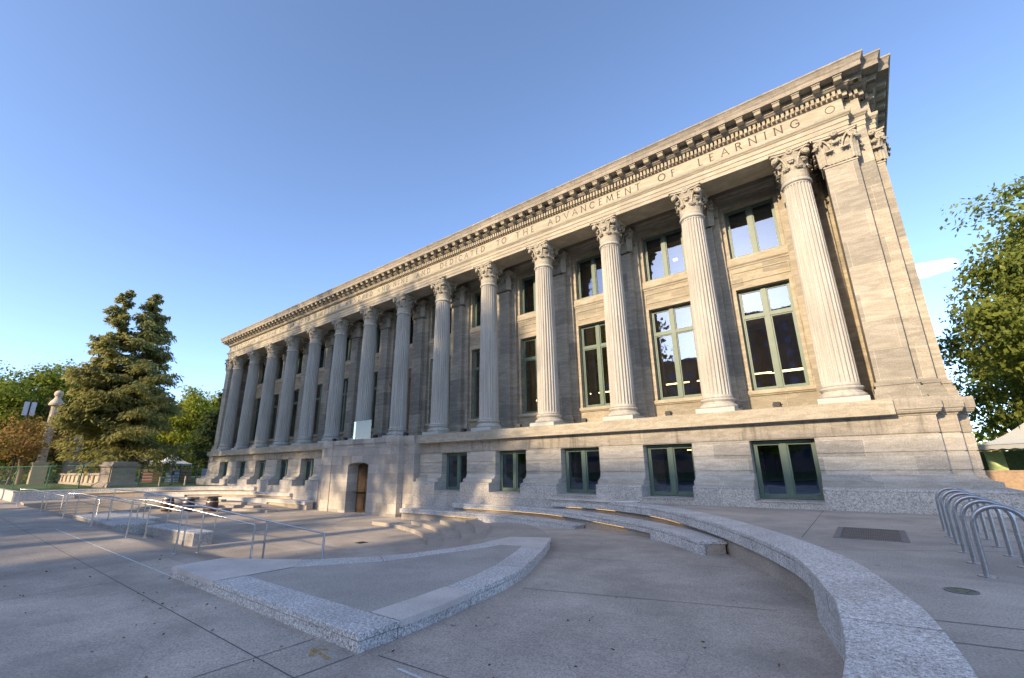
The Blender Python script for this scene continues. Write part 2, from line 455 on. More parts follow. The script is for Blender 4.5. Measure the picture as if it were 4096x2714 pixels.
for i, x in enumerate(bx):
    # flat margins round each opening, sills, string course and spandrel panel
    for z0, z1 in ((lw if i != 6 else (ZL+0.02, 9.0)), uw):
        for s in (-1, 1): tr.box((x+s*(hw+0.07)-0.07, WY-0.035, z0), (x+s*(hw+0.07)+0.07, WY+0.02, z1+0.14))
        tr.box((x-hw, WY-0.035, z1), (x+hw, WY+0.02, z1+0.14))
    tr.extrude_x([(WY+0.02,4.36),(WY-0.06,4.36),(WY-0.08,4.40),(WY-0.13,4.43),(WY-0.13,4.59),(WY+0.02,4.60)], x-1.42, x+1.42)
    tr.extrude_x([(WY+0.02,10.46),(WY-0.03,10.46),(WY-0.04,10.52),(WY-0.10,10.58),(WY-0.11,10.64),(WY-0.06,10.66),(WY-0.06,10.97),(WY+0.02,10.98)], x-1.42, x+1.42)
    for a in ((x-1.2,9.70,x+1.2,9.745),(x-1.2,10.19,x+1.2,10.235),(x-1.2,9.745,x-1.155,10.19),(x+1.155,9.745,x+1.2,10.19)):
        tr.box((a[0],WY-0.03,a[1]),(a[2],WY+0.02,a[3]))
tr.extrude_x([(WY+0.02,13.98),(WY-0.04,13.98),(WY-0.05,14.1),(WY-0.10,14.16),(WY-0.14,14.3),(WY-0.2,14.34),(WY-0.2,14.55),(WY+0.02,14.56)], mx_(0.6), 0.6)
part('wall_trim', tr, M['lime'])
ce = MB(); ce.box((mx_(0.9),20.3,14.60),(0.9,22.8,14.9)); part('porch_ceiling', ce, M['lime'])

# --- end piers (stepped back three times at each end)
for s in (1, -1):
    pm = MB()
    X = (lambda v: v) if s > 0 else mx_
    def bxx(a, b, y0, y1, z0, z1):
        a, b = sorted((X(a), X(b))); pm.box((a,y0,z0),(b,y1,z1))
    for (a, b, y, cap) in ((0.62,1.66,19.5,True),(1.66,2.18,19.88,False),(2.18,2.5,20.4,True)):
        e0 = 0.0
        bxx(a, b, y, 23.5, ZL, ZC)
        ee = 0.10 if cap else 0.0
        bxx(a-(0.14 if a < 1 else 0), b+0.14, y-0.16, 23.4, ZL+0.001, 3.74)       # plinth block
        bxx(a-(0.11 if a < 1 else 0), b+0.11, y-0.13, 23.3, 3.74, 3.90)
        bxx(a-(0.05 if a < 1 else 0), b+0.05, y-0.07, 23.3, 3.90, 4.0)
        bxx(a-(0.08 if a < 1 else 0), b+0.08, y-0.10, 23.3, 4.0, 4.12)
    x0 = sorted((X(2.44), X(0.7)))
    pm.box((min(X(2.49),X(0.64)),23.3,ZL),(max(X(2.49),X(0.64)),51.9,ZC))
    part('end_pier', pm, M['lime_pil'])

# --- columns
def capital_parts(mb, face_angles, hwid, round_=True, z0=12.74, zt=ZC, r0=0.50):
    """acanthus rows, corner volutes, concave abacus; axis at the origin"""
    H = zt-z0
    def leaf(pos, ang, h, w, curl, out):
        spine = [(0.0,0.0),(0.012,0.22),(0.02,0.45),(0.05,0.66),(0.12,0.82),(0.22,0.93),(0.33,0.96),(0.40,0.90),(0.41,0.80),(0.36,0.74)]
        wid = [1.0,1.02,1.05,1.06,1.0,0.9,0.78,0.66,0.5,0.3]
        ca, sa = math.cos(ang), math.sin(ang); vs = []; K = 7
        for (dr, dz), wd in zip(spine, wid):
            for k in range(K):
                u = (k/(K-1)-0.5)*2
                rib = 0.022*math.cos(u*PI*3)*(1-0.3*abs(u))-0.05*u*u*(0.4 if round_ else 0.1)
                a = out+dr*curl+rib
                t = u*w*wd/2
                vs.append((pos[0]+ca*a-sa*t, pos[1]+sa*a+ca*t, z0+dz*h+(0.0 if abs(u) < 0.99 else -0.02)))
        n = len(spine)
        mb.add(vs, [(j*K+k, j*K+k+1, (j+1)*K+k+1, (j+1)*K+k) for j in range(n-1) for k in range(K-1)], True)
        # rolled lip at the tip of the leaf
        a = out+0.40*curl; zz = z0+0.86*h
        mb.tube([(pos[0]+ca*a-sa*t, pos[1]+sa*a+ca*t, zz) for t in (-w*0.42,0,w*0.42)], [0.022,0.04,0.022], 6)
    if round_:
        mb.lathe([(r0-0.02,z0-0.01),(r0-0.03,z0+0.3*H),(r0,z0+0.6*H),(r0+0.08,z0+0.78*H),(r0+0.13,z0+0.86*H),(r0+0.13,z0+0.89*H)], 28)
        for k in range(8): leaf((0,0), k*PI/4+PI/8, 0.40*H, 0.36, 0.36, r0-0.02)
        for k in range(8): leaf((0,0), k*PI/4, 0.69*H, 0.34, 0.42, r0-0.01)
    def spiral(c, ux, uz, nrm, r, turns, flip, th):
        pts = []
        n = int(18*turns)
        for i in range(n+1):
            t = i/n; rr = r*(1-0.85*t); a = flip*(PI/2-2*PI*turns*t) if flip > 0 else PI-(PI/2-2*PI*turns*t)
            q = Vector(c)+Vector(ux)*(rr*math.cos(a))+Vector(uz)*(rr*math.sin(a)); pts.append(q)
        mb.tube(pts, [th*(1-0.4*i/n) for i in range(n+1)], 6)
        # dished disc behind the coil
        dsk = []; m = 16
        for j in range(m):
            a = 2*PI*j/m; dsk.append(Vector(c)+Vector(ux)*(r*0.98*math.cos(a))+Vector(uz)*(r*0.98*math.sin(a)))
        back = [q-Vector(nrm)*0.09 for q in dsk]
        mb.add(dsk+back, [tuple(range(m))]+[(j,m+j,m+(j+1)%m,(j+1)%m) for j in range(m)])
    for fa in face_angles:
        nr = Vector((math.cos(fa), math.sin(fa), 0)); tg = Vector((-nr.y, nr.x, 0)); up = Vector((0,0,1))
        for s in (-1, 1):
            c = nr*(hwid-0.10)+tg*(s*(hwid-0.16))+up*(z0+0.775*H)
            rot = (nr*0.92+tg*s*0.38).normalized(); tt = Vector((-rot.y, rot.x, 0))
            spiral(c, tt, up, rot, 0.135, 2.0, -s, 0.028)
            c2 = nr*(hwid-0.22)+tg*(s*0.10)+up*(z0+0.74*H)
            spiral(c2, tg, up, nr, 0.075, 1.6, s, 0.02)
            # stalk rising to the volute
            pts = []
            for t in [i/6 for i in range(7)]:
                q = nr*(r0-0.0+0.10*t*t+ (hwid-r0-0.16)*t*t)+tg*(s*(0.20+(hwid-0.40)*t**1.6))+up*(z0+H*(0.42+0.44*math.sin(t*PI/2)))
                pts.append(q)
            mb.tube(pts, [0.05,0.045,0.045,0.04,0.04,0.035,0.03], 6)
        # fleuron
        c = nr*(hwid-0.13)+up*(z0+0.925*H)
        vs = []; m = 14
        for dd, rr in ((0,0.13),(0.07,0.13),(0.085,0.10),(0.06,0.085)):
            for j in range(m):
                a = 2*PI*j/m; vs.append(c+nr*dd+tg*(rr*math.cos(a))+up*(rr*math.sin(a)))
        mb.add(vs, [(i*m+j, i*m+(j+1)%m, (i+1)*m+(j+1)%m, (i+1)*m+j) for i in range(3) for j in range(m)]+[tuple(3*m+j for j in range(m))])
        mb.ellipsoid(c+nr*0.07, (0.05,0.05,0.05), 8, 6)
def abacus(mb, hwid, z1, z2, y_clip=None):
    def outline(h, sag):
        pts = []
        ch = 0.07
        for q in range(4):
            a = q*PI/2; ca, sa = math.cos(a), math.sin(a)
            for t in [i/8 for i in range(9)]:
                y = -h+ch+2*(h-ch)*t; x = h-sag*math.sin(PI*t)
                if t in (0,1): x = h
                pts.append((ca*x-sa*y, sa*x+ca*y))
        return pts
    zm = z1+(z2-z1)*0.5
    o1 = outline(hwid-0.05, 0.10); o2 = outline(hwid, 0.11)
    mb.prism(o1, z1, zm); mb.prism(o2, zm, z2)
zs0, zs1 = 4.14, 12.62
def shaft_mesh():
    mb = MB(); mb.smooth = True
    segs = 24*8
    def rad(r, z, a):
        ph = (a*24/(2*PI)) % 1.0
        k = 1.0
        e = min(z-4.26, 12.50-z)
        k = 0 if e < 0 else min(1, math.sqrt(e/0.06))
        if ph < 0.14 or ph > 0.86: return r
        return r-0.075*k*math.sin(PI*(ph-0.14)/0.72)**0.8
    prof = []
    zsr = [4.14,4.20,4.26,4.265,4.28,4.32,5.5,7,8.5,10,11.3,12.44,12.48,12.497,12.50,12.56]
    for z in zsr:
        t = (z-4.14)/8.5; r = 0.585-0.095*t**1.6
        if z < 4.2: r += 0.045
        prof.append((r, z))
    mb.lathe(prof, segs, rad=rad)
    mb.lathe([(0.49,12.555),(0.535,12.57),(0.565,12.61),(0.565,12.65),(0.535,12.69),(0.50,12.70),(0.50,12.75)], 40)
    return mb
def base_mesh():
    mb = MB(); mb.smooth = True
    pr = []
    for i in range(9):
        a = -PI/2+PI*i/8; pr.append((0.65+0.09*math.cos(a), 3.80+0.09*math.sin(a)))
    pr += [(0.66,3.895),(0.66,3.915)]
    for i in range(7):
        a = PI*i/6; pr.append((0.655-0.05*math.sin(a), 3.92+0.09*i/6))
    pr += [(0.655,4.015)]
    for i in range(7):
        a = -PI/2+PI*i/6; pr.append((0.625+0.055*math.cos(a), 4.075+0.055*math.sin(a)))
    mb.lathe([(0.4,3.71)]+pr+[(0.4,4.13)], 48)
    return mb
col0 = part('column', shaft_mesh(), M['lime_col'])
bs = mesh_obj('column_base', base_mesh(), M['lime_col'], col0)
pl = MB(); pl.box((-0.75,-0.75,ZL+0.004),(0.75,0.75,3.715)); bevel(mesh_obj('plinth', pl, M['plinth'], col0), 0.015)
cp = MB(); capital_parts(cp, [k*PI/2 for k in range(4)], 0.72); mesh_obj('capital', cp, M['lime_cap'], col0)
ab = MB(); abacus(ab, 0.76, 13.87, ZC-0.004); mesh_obj('abacus', ab, M['lime_cap'], col0)
col0.location = (XC[0], 20, 0)
for i in range(1, 14):
    c = copy_tree(col0, B); c.location = (XC[i], 20, 0)
    for ch in c.children:
        if ch.name.startswith('column_base') : pass

# --- pilasters behind the columns and capitals on the end piers
def pil_mesh():
    mb = MB()
    mb.box((-0.52,21.36-WY,ZL+0.003),(0.52,0.02,12.75))
    for s in (-1,1): mb.box((min(s*0.52,s*0.84),21.68-WY,ZL+0.003),(max(s*0.52,s*0.84),0.02,14.3))
    for o, a, b in ((0.13,ZL+0.003,3.72),(0.11,3.72,3.88),(0.04,3.88,3.97),(0.075,3.97,4.08)):
        mb.box((-0.52-o,21.36-WY-o,a),(0.52+o,0.01,b))
    mb.box((-0.55,21.33-WY,12.66),(0.55,0.01,12.74))
    mb.box((-0.52,21.36-WY,12.75),(0.52,0.02,14.0))
    return mb
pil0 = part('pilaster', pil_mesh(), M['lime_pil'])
def flat_capital(wd, dep, sides=(1,-1), z0=12.74):
    """capital of a flat pier: front face at y=0 (facing -y)"""
    mb = MB(); H = ZC-z0
    tmp = MB()
    def lf(x, y, ang, h, w):
        spine = [(0.0,0.0),(0.01,0.25),(0.015,0.5),(0.04,0.70),(0.10,0.85),(0.19,0.95),(0.28,0.97),(0.33,0.91),(0.33,0.82)]
        wid = [1,1.02,1.05,1.05,1.0,0.9,0.78,0.62,0.4]
        ca, sa = math.cos(ang), math.sin(ang); vs = []; K = 7
        for (dr, dz), wv in zip(spine, wid):
            for k in range(K):
                u = (k/(K-1)-0.5)*2; a = 0.05+dr*0.62+0.028*math.cos(u*PI*3); t = u*w*wv/2
                vs.append((x+ca*a-sa*t, y+sa*a+ca*t, z0+dz*h))
        mb.add(vs, [(j*K+k,j*K+k+1,(j+1)*K+k+1,(j+1)*K+k) for j in range(len(spine)-1) for k in range(K-1)], True)
        a = 0.25; zz = z0+0.88*h
        mb.tube([(x+ca*a-sa*t, y+sa*a+ca*t, zz) for t in (-w*0.42,0,w*0.42)], [0.02,0.036,0.02], 6)
    hwid = wd/2
    n = max(2, round(wd/0.42))
    for k in range(n): lf(-hwid+(k+0.5)*wd/n, 0, -PI/2, 0.42*H, 0.34)
    for k in range(n+1): lf(-hwid+k*wd/n, 0, -PI/2 if 0 < k < n else (-PI/2-0.7 if k == 0 else -PI/2+0.7), 0.70*H, 0.32)
    for s in sides:
        m = max(1, round(dep/0.42))
        for k in range(m): lf(s*hwid, (k+0.5)*dep/m, 0 if s > 0 else PI, 0.42*H, 0.34)
        for k in range(1, m+1): lf(s*hwid, k*dep/m, 0 if s > 0 else PI, 0.70*H, 0.32)
    # volutes
    def coil(c, ux, nr, r, turns, s):
        pts = []; nn = int(18*turns)
        for i in range(nn+1):
            t = i/nn; rr = r*(1-0.85*t); a = PI/2-2*PI*turns*t
            pts.append(Vector(c)+Vector(ux)*(s*rr*math.cos(a)*-1)+Vector((0,0,1))*(rr*math.sin(a)))
        mb.tube(pts, [0.03*(1-0.4*i/nn) for i in range(nn+1)], 6)
        m = 16; f = [Vector(c)+Vector(ux)*(r*0.97*math.cos(2*PI*j/m))+Vector((0,0,1))*(r*0.97*math.sin(2*PI*j/m)) for j in range(m)]
        b = [q-Vector(nr)*0.1 for q in f]
        mb.add(f+b, [tuple(range(m))]+[(j,m+j,m+(j+1)%m,(j+1)%m) for j in range(m)])
    for s in (-1,1):
        coil((s*(hwid+0.04),-0.15,z0+0.775*H), (1,0,0), (0,-1,0), 0.14, 2, s)
        coil((s*0.10,-0.08,z0+0.74*H), (1,0,0), (0,-1,0), 0.075, 1.6, -s)
        mb.tube([(s*(0.16+(hwid-0.2)*t**1.5), -0.02-0.10*t, z0+H*(0.42+0.45*math.sin(t*PI/2))) for t in [i/6 for i in range(7)]], 0.042, 6)
        if s in sides: coil((s*(hwid+0.16),0.02,z0+0.775*H), (0,1,0), (s,0,0), 0.14, 2, 1)
    mb.ellipsoid((0,-0.24,z0+0.925*H), (0.125,0.06,0.125), 12, 8)
    mb.ellipsoid((0,-0.29,z0+0.925*H), (0.05,0.04,0.05), 8, 6)
    # abacus with bowed front
    x0, x1 = -hwid-0.22, hwid+0.22
    pts = [(x0+(x1-x0)*i/12, -0.24+0.09*math.sin(PI*i/12)) for i in range(13)]
    yb = dep if dep > 0.3 else 0.3
    ol = pts+[(x1,yb),(x0,yb)]
    sh = lambda d: [(min(max(q[0],x0+d),x1-d), max(q[1], q[1]+d*0.6) if q[1] < 0.2 else q[1]) for q in ol]
    mb.prism(sh(0.05), 13.87, 13.95); mb.prism(ol, 13.95, ZC-0.006)
    mb.box((-hwid-0.03,-0.03,z0-0.09),(hwid+0.03,dep,z0-0.02))
    return mb
pc = flat_capital(1.04, 0.5); pc.xform(Matrix.Translation((0,21.36-WY,0)))
mesh_obj('capital', pc, M['lime_cap'], pil0)
pil0.location = (XC[0], WY, 0)
for i in range(1, 14):
    c = copy_tree(pil0, B); c.location = (XC[i], WY, 0)
for s in (1, -1):
    for xa, y, wd in ((1.14,19.5,1.04),(2.30,20.4,0.40)):
        m_ = flat_capital(wd, 0.8, (1,-1) if wd > 0.6 else ((1,) if s > 0 else (-1,)))
        o = part('pier_capital', m_, M['lime_cap']); o.location = (xa if s > 0 else mx_(xa), y, 0)

# --- entablature
en = MB()
ar_prof = [(-1.0,ZC),(0.0,ZC),(0.0,14.21),(0.03,14.215),(0.03,14.41),(0.06,14.415),(0.06,14.60),(0.09,14.61),(0.11,14.65),(0.16,14.70),(0.18,14.78),(0.18,14.82),(0.0,14.83)]
en.sweep(ar_prof, PLAN)
bk = [(mx_(1.6),20.5),(1.6,20.5)]
en.box((mx_(0.63),20.497,ZC+0.001),(0.63,20.8,14.72))
part('architrave', en, M['lime_frieze'])
fr = MB(); fr.sweep([(0.0,14.828),(0.0,15.50)], PLAN); part('frieze', fr, M['lime_frieze'])
bed = MB()
bed.sweep([(0.0,15.49),(0.04,15.50),(0.06,15.53),(0.06,15.79),(0.22,15.80),(0.26,15.82),(0.30,15.87),(0.34,15.885),(0.34,16.10),(0.72,16.10),(0.72,16.085),(0.75,16.085),(0.75,16.28),(0.765,16.29),(0.765,16.31),(0.78,16.33),(0.80,16.40),(0.84,16.47),(0.86,16.50),(0.88,16.51),(0.88,16.58),(0.86,16.59),(0.3,16.66),(-2.0,16.70)], PLAN)
M['lime_top'] = stone('limestone_cornice', (0.30,0.26,0.205), (0.42,0.37,0.30), 1.0, joints=(2.12,4.0), tint=0.5, stain=0.5)
part('cornice', bed, [M['lime_top']])
rf = MB(); rf.box((mx_(2.0),20.5,16.45),(2.0,51.5,16.72)); part('roof', rf, M['conc'])
# dentils along the front and returns
de = MB()
def along(plan, pitch, fn, inset=0.0):
    for i in range(len(plan)-1):
        a, b = Vector(plan[i]), Vector(plan[i+1]); L = (b-a).length; dv = (b-a)/L; nv = Vector((-dv.y, dv.x))
        n = max(1, int(round(L/pitch)))
        for k in range(n): fn(a+dv*((k+0.5)*L/n), dv, nv, i, k, n)
def obox(mb, q, dv, nv, hwid, o0, o1, z0, z1, taper=0):
    vs = []
    for z, oo in ((z0, o1-taper), (z1, o1)):
        for t, o in ((-hwid,o0),(hwid,o0),(hwid,oo),(-hwid,oo)):
            p2 = q+dv*t+nv*o; vs.append((p2.x,p2.y,z))
    mb.add(vs, [(0,3,2,1),(4,5,6,7),(0,1,5,4),(1,2,6,5),(2,3,7,6),(3,0,4,7)])
def off_plan(o):
    m = MB(); m.sweep([(o,0),(o,1)], PLAN); return [(m.v[2*i][0], m.v[2*i][1]) for i in range(len(PLAN))]
DP = off_plan(0.06)
along(DP, 0.178, lambda q,dv,nv,i,k,n: obox(de, q, dv, nv, 0.052, 0.0, 0.145, 15.55, 15.785))
part('dentil_band', de, M['lime'])
MP = off_plan(0.34)
mods = []; side = MB(); proto = None
def modil(mb, q, dv, nv):
    obox(mb, q, dv, nv, 0.125, -0.01, 0.33, 15.90, 16.03, 0.05)
    obox(mb, q, dv, nv, 0.15, -0.01, 0.36, 16.03, 16.098)
def mod_fn(q, dv, nv, i, k, n):
    global proto
    front = abs(dv.x) > 0.5
    if not front and n > 3 and not (i == 0 and k >= n-6):
        modil(side, q, dv, nv); return
    mb = MB(); 
    if front:
        if proto is None:
            modil(mb, Vector((0,0)), Vector((-1,0)), Vector((0,-1))); proto = part('modillion', mb, M['lime'])
            proto.location = (q.x,q.y,0)
        else:
            o = proto.copy(); C.objects.link(o); o.parent = B; o.location = (q.x,q.y,0)
    else:
        modil(mb, q, dv, nv); part('modillion', mb, M['lime'])
along(MP, 0.7066, mod_fn)
so = part('side_modillions', side, M['lime']); so['kind'] = 'stuff'
# metal drip fixings over the cornice seams
# --- inscription: raised strips, the shadow of cut letters painted in as dark colour
GL = {'A':[[(0,0),(.5,1),(1,0)],[(.2,.38),(.8,.38)]],'C':['arc',.5,.5,.5,.5,45,315],'D':[[(0.05,0),(0.05,1)],[(0.05,1),(.5,1),(.8,.85),(.95,.5),(.8,.15),(.5,0),(0.05,0)]],
'E':[[(.1,0),(.1,1)],[(.1,1),(.8,1)],[(.1,.52),(.65,.52)],[(.1,0),(.85,0)]],'F':[[(.1,0),(.1,1)],[(.1,1),(.8,1)],[(.1,.52),(.65,.52)]],
'G':[[(.9,.82),(.7,.97),(.5,1),(.2,.88),(.03,.5),(.2,.12),(.5,0),(.8,.08),(.95,.2)],[(.95,.2),(.95,.45),(.65,.45)]],'H':[[(.08,0),(.08,1)],[(.92,0),(.92,1)],[(.08,.52),(.92,.52)]],
'I':[[(.5,0),(.5,1)]],'L':[[(.1,1),(.1,0),(.85,0)]],'M':[[(0,0),(.12,1),(.5,.1),(.88,1),(1,0)]],'N':[[(.06,0),(.06,1),(.94,0),(.94,1)]],
'O':[[(.5+.5*math.cos(2*PI*i/16),.5+.5*math.sin(2*PI*i/16)) for i in range(17)]],'R':[[(.1,0),(.1,1),(.55,1),(.8,.88),(.82,.68),(.6,.52),(.1,.52)],[(.5,.52),(.95,0)]],
'T':[[(.5,0),(.5,1)],[(0,1),(1,1)]],'V':[[(0,1),(.5,0),(1,1)]],'Y':[[(0,1),(.5,.5),(1,1)],[(.5,.5),(.5,0)]]}
GL['C'] = [[(.5+.5*math.cos(R(a)),.5+.5*math.sin(R(a))) for a in range(40,321,20)]]
SER = {'A':[(0,0),(1,0)],'E':[(.1,0),(.1,1)],'F':[(.1,0),(.1,1)],'H':[(.08,0),(.08,1),(.92,0),(.92,1)],'I':[(.5,0),(.5,1)],'L':[(.1,1)],'M':[(0,0),(1,0)],'N':[(.06,0),(.06,1),(.94,1)],'R':[(.1,0)],'T':[(.5,0)],'V':[(0,1),(1,1)],'Y':[(0,1),(1,1),(.5,0)],'D':[(0.05,0),(0.05,1)]}
WD = {'I':0.25,'E':0.55,'F':0.52,'L':0.55,'T':0.75,'M':0.95,'R':0.68,'N':0.8,'O':0.9,'C':0.82,'G':0.85,'H':0.82,'D':0.8,'A':0.82,'V':0.82,'Y':0.8}
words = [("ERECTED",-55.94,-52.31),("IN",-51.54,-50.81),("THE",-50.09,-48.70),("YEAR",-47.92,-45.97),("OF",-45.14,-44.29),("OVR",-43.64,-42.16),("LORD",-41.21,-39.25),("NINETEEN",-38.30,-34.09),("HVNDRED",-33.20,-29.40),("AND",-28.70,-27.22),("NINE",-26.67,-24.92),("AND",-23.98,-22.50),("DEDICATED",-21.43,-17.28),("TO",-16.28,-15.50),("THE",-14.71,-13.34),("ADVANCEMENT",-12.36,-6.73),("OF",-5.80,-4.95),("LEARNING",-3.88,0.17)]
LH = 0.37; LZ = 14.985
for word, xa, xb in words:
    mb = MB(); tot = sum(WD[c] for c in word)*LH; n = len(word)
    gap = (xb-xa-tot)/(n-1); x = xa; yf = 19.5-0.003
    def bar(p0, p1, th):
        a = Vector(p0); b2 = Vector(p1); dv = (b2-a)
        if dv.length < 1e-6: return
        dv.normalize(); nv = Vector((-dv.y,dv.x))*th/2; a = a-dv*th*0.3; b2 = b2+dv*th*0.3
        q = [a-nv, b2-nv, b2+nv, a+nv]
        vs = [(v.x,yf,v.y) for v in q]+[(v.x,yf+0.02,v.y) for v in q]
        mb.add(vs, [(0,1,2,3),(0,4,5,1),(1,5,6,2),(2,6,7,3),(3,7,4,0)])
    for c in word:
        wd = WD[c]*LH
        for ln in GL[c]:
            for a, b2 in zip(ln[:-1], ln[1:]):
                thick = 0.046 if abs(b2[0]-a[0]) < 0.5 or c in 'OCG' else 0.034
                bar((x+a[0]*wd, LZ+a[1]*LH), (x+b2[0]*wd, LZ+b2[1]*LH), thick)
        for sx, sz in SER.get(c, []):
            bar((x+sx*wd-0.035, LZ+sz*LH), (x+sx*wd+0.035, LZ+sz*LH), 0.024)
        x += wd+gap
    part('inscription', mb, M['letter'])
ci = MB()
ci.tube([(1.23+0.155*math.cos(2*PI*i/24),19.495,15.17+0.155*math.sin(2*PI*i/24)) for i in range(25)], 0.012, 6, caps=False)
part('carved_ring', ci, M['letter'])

# --- windows
FY = 22.2
def win_mesh(hw_, z0, z1, transom=None, mull=True, th=0.075, y=0.0):
    mb = MB()
    def fr_(a, b, c, d, yy0, yy1): mb.box((a,yy0,c),(b,yy1,d))
    fr_(-hw_,-hw_+th+0.02,z0,z1,y-0.05,y+0.10); fr_(hw_-th-0.02,hw_,z0,z1,y-0.05,y+0.10)
    fr_(-hw_+th+0.02,hw_-th-0.02,z0,z0+th+0.03,y-0.045,y+0.10); fr_(-hw_+th+0.02,hw_-th-0.02,z1-th-0.02,z1,y-0.045,y+0.10)
    if mull: fr_(-0.10,0.10,z0+th,z1-th,y-0.07,y+0.08)
    if transom: fr_(-hw_+th,-0.10,transom-0.06,transom+0.08,y-0.055,y+0.08); fr_(0.10,hw_-th,transom-0.06,transom+0.08,y-0.055,y+0.08)
    # inner sashes
    zz = [z0+th+0.03]+([transom-0.06, transom+0.08] if transom else [])+[z1-th-0.02]
    for k in range(0, len(zz), 2):
        for a, b in ((-hw_+th+0.02,-0.10),(0.10,hw_-th-0.02)):
            s = 0.055
            fr_(a,a+s,zz[k],zz[k+1],y-0.02,y+0.06); fr_(b-s,b,zz[k],zz[k+1],y-0.02,y+0.06)
            fr_(a+s,b-s,zz[k],zz[k]+s,y-0.018,y+0.06); fr_(a+s,b-s,zz[k+1]-s,zz[k+1],y-0.018,y+0.06)
    return mb
def pane_mesh(hw_, z0, z1, y=0.02):
    mb = MB(); mb.add([(-hw_+0.05,y,z0+0.05),(hw_-0.05,y,z0+0.05),(hw_-0.05,y,z1-0.05),(-hw_+0.05,y,z1-0.05)], [(0,1,2,3)]); return mb
def window_kind(name, hw_, z0, z1, y, transom, glass):
    o = part(name, win_mesh(hw_, z0, z1, transom), M['green_frame'])
    mesh_obj('pane', pane_mesh(hw_, z0, z1), glass, o); o.location.y = y
    return o
kinds = [(window_kind('lower_window', hw, lw[0], lw[1], FY, 8.02, M['glass']), [x for i, x in enumerate(BAY) if i != 6]),
         (window_kind('upper_window', hw, uw[0], uw[1], FY, None, M['glass']), list(BAY)),
         (window_kind('basement_window', HW-0.02, 0.27, 2.34, 19.75, None, M['glass_base']), win_x)]
for o, X in kinds:
    o.location.x = X[0]
    for x in X[1:]:
        c = copy_tree(o, B); c.location.x = x
# roller blinds behind the upper sashes of the top row
bl0 = MB(); bl0.box((-0.98,0.12,13.02),(0.98,0.14,13.55))
bo = part('window_blind', bl0, M['dark']); bo.location = (BAY[0],FY,0)
for x in BAY[1:]:
    c = bo.copy(); C.objects.link(c); c.parent = B; c.location = (x,FY,0)
# carved wooden doorway behind the middle of the porch
dw = MB()
dw.box((XM-1.06,22.0,ZL),(XM+1.06,22.3,8.2))
for s in (-1,1):
    dw.box((XM+s*0.93-0.14,21.75,ZL),(XM+s*0.93+0.14,22.0,7.6)); dw.box((XM+s*0.42-0.3,21.93,ZL+0.3),(XM+s*0.42+0.3,22.0,5.4)); dw.box((XM+s*0.42-0.3,21.93,5.6),(XM+s*0.42+0.3,22.0,7.2))
dw.box((XM-1.1,21.7,7.6),(XM+1.1,22.0,7.75)); dw.box((XM-1.2,21.6,7.75),(XM+1.2,22.0,7.9)); dw.box((XM-1.25,21.5,7.9),(XM+1.25,22.0,8.15)); dw.box((XM-1.06,21.95,8.15),(XM+1.06,22.2,9.0))
part('main_door', dw, M['wood'])
# rooms behind the glass
rm = MB()
for z0, z1, y0 in ((3.55,10.15,22.75),(10.25,14.5,22.75),(0.05,2.9,20.2)):
    a, b = mx_(2.0), 2.0
    rm.add([(a,y0,z0),(b,y0,z0),(b,33,z0),(a,33,z0),(a,y0,z1),(b,y0,z1),(b,33,z1),(a,33,z1)], [(0,1,2,3),(7,6,5,4),(3,2,6,7),(0,3,7,4),(2,1,5,6)])
for k in range(7): rm.box((mx_(0)+k*9+2,24.5,3.6),(mx_(0)+k*9+2.5,25.0,10.1))
part('interior_room', rm, M['room'])
li = MB()
for i, x in enumerate(BAY):
    if i == 6: continue
    for a in (-1.9, 0.15): li.box((x+a-0.5,26.5,6.10),(x+a+1.1,26.56,6.16))
    if i % 2 == 0: li.box((x-1.2,28.5,6.4),(x+1.0,28.56,6.44))
    if i % 3 == 1: li.box((x-0.6,24,2.2),(x+0.5,24.05,2.24)); li.box((x-0.4,25,13.2),(x-0.2,25.1,13.3))
part('interior_light', li, M['lampin'])
# ------------------------------------------------------------------ plaza and sunken forecourt
G0, FL, LD = -0.684, -1.37, -0.545           # near paving, sunken floor, landing
CR = (-21.8, 3.73); CLf = (mx_(-21.8), 3.73)
def catmull(P, n=6):
    P = [Vector(p) for p in P]; out = []
    for i in range(len(P)-1):
        p0 = P[max(i-1,0)]; p1 = P[i]; p2 = P[i+1]; p3 = P[min(i+2,len(P)-1)]
        for k in range(n):
            t = k/n
            out.append(0.5*((2*p1)+(p2-p0)*t+(2*p0-5*p1+4*p2-p3)*t*t+(3*p1-p0-3*p2+p3)*t**3))
    out.append(P[-1]); return out
def resample(P, n):
    P = [Vector(p) for p in P]; L = [0]
    for a, b in zip(P[:-1], P[1:]): L.append(L[-1]+(b-a).length)
    out = []; j = 0
    for i in range(n):
        s = L[-1]*i/(n-1)
        while j < len(P)-2 and L[j+1] < s: j += 1
        t = (s-L[j])/max(1e-9, L[j+1]-L[j]); out.append(P[j].lerp(P[j+1], min(1,t)))
    return out
def offs(P, d):
    out = []
    for i, p in enumerate(P):
        a = P[max(i-1,0)]; b = P[min(i+1,len(P)-1)]; t = (b-a).normalized(); out.append(p+Vector((-t.y,t.x))*d)
    return out
near = [(-14.34+13.88*math.cos(a), 4.68+13.88*math.sin(a)) for a in [R(v) for v in (8,0,-10,-20,-30,-40)]]
b1f = resample(catmull([(-12.2,18.5),(-10.6,18.45),(-8.9,18.05),(-6.86,16.95),(-5.13,15.27),(-3.62,13.39),(-2.47,11.63),(-1.78,10.4),(-1.30,9.40),(-0.98,8.32),(-0.766,7.44)]+near), 110)
b1b = offs(b1f, 0.80)
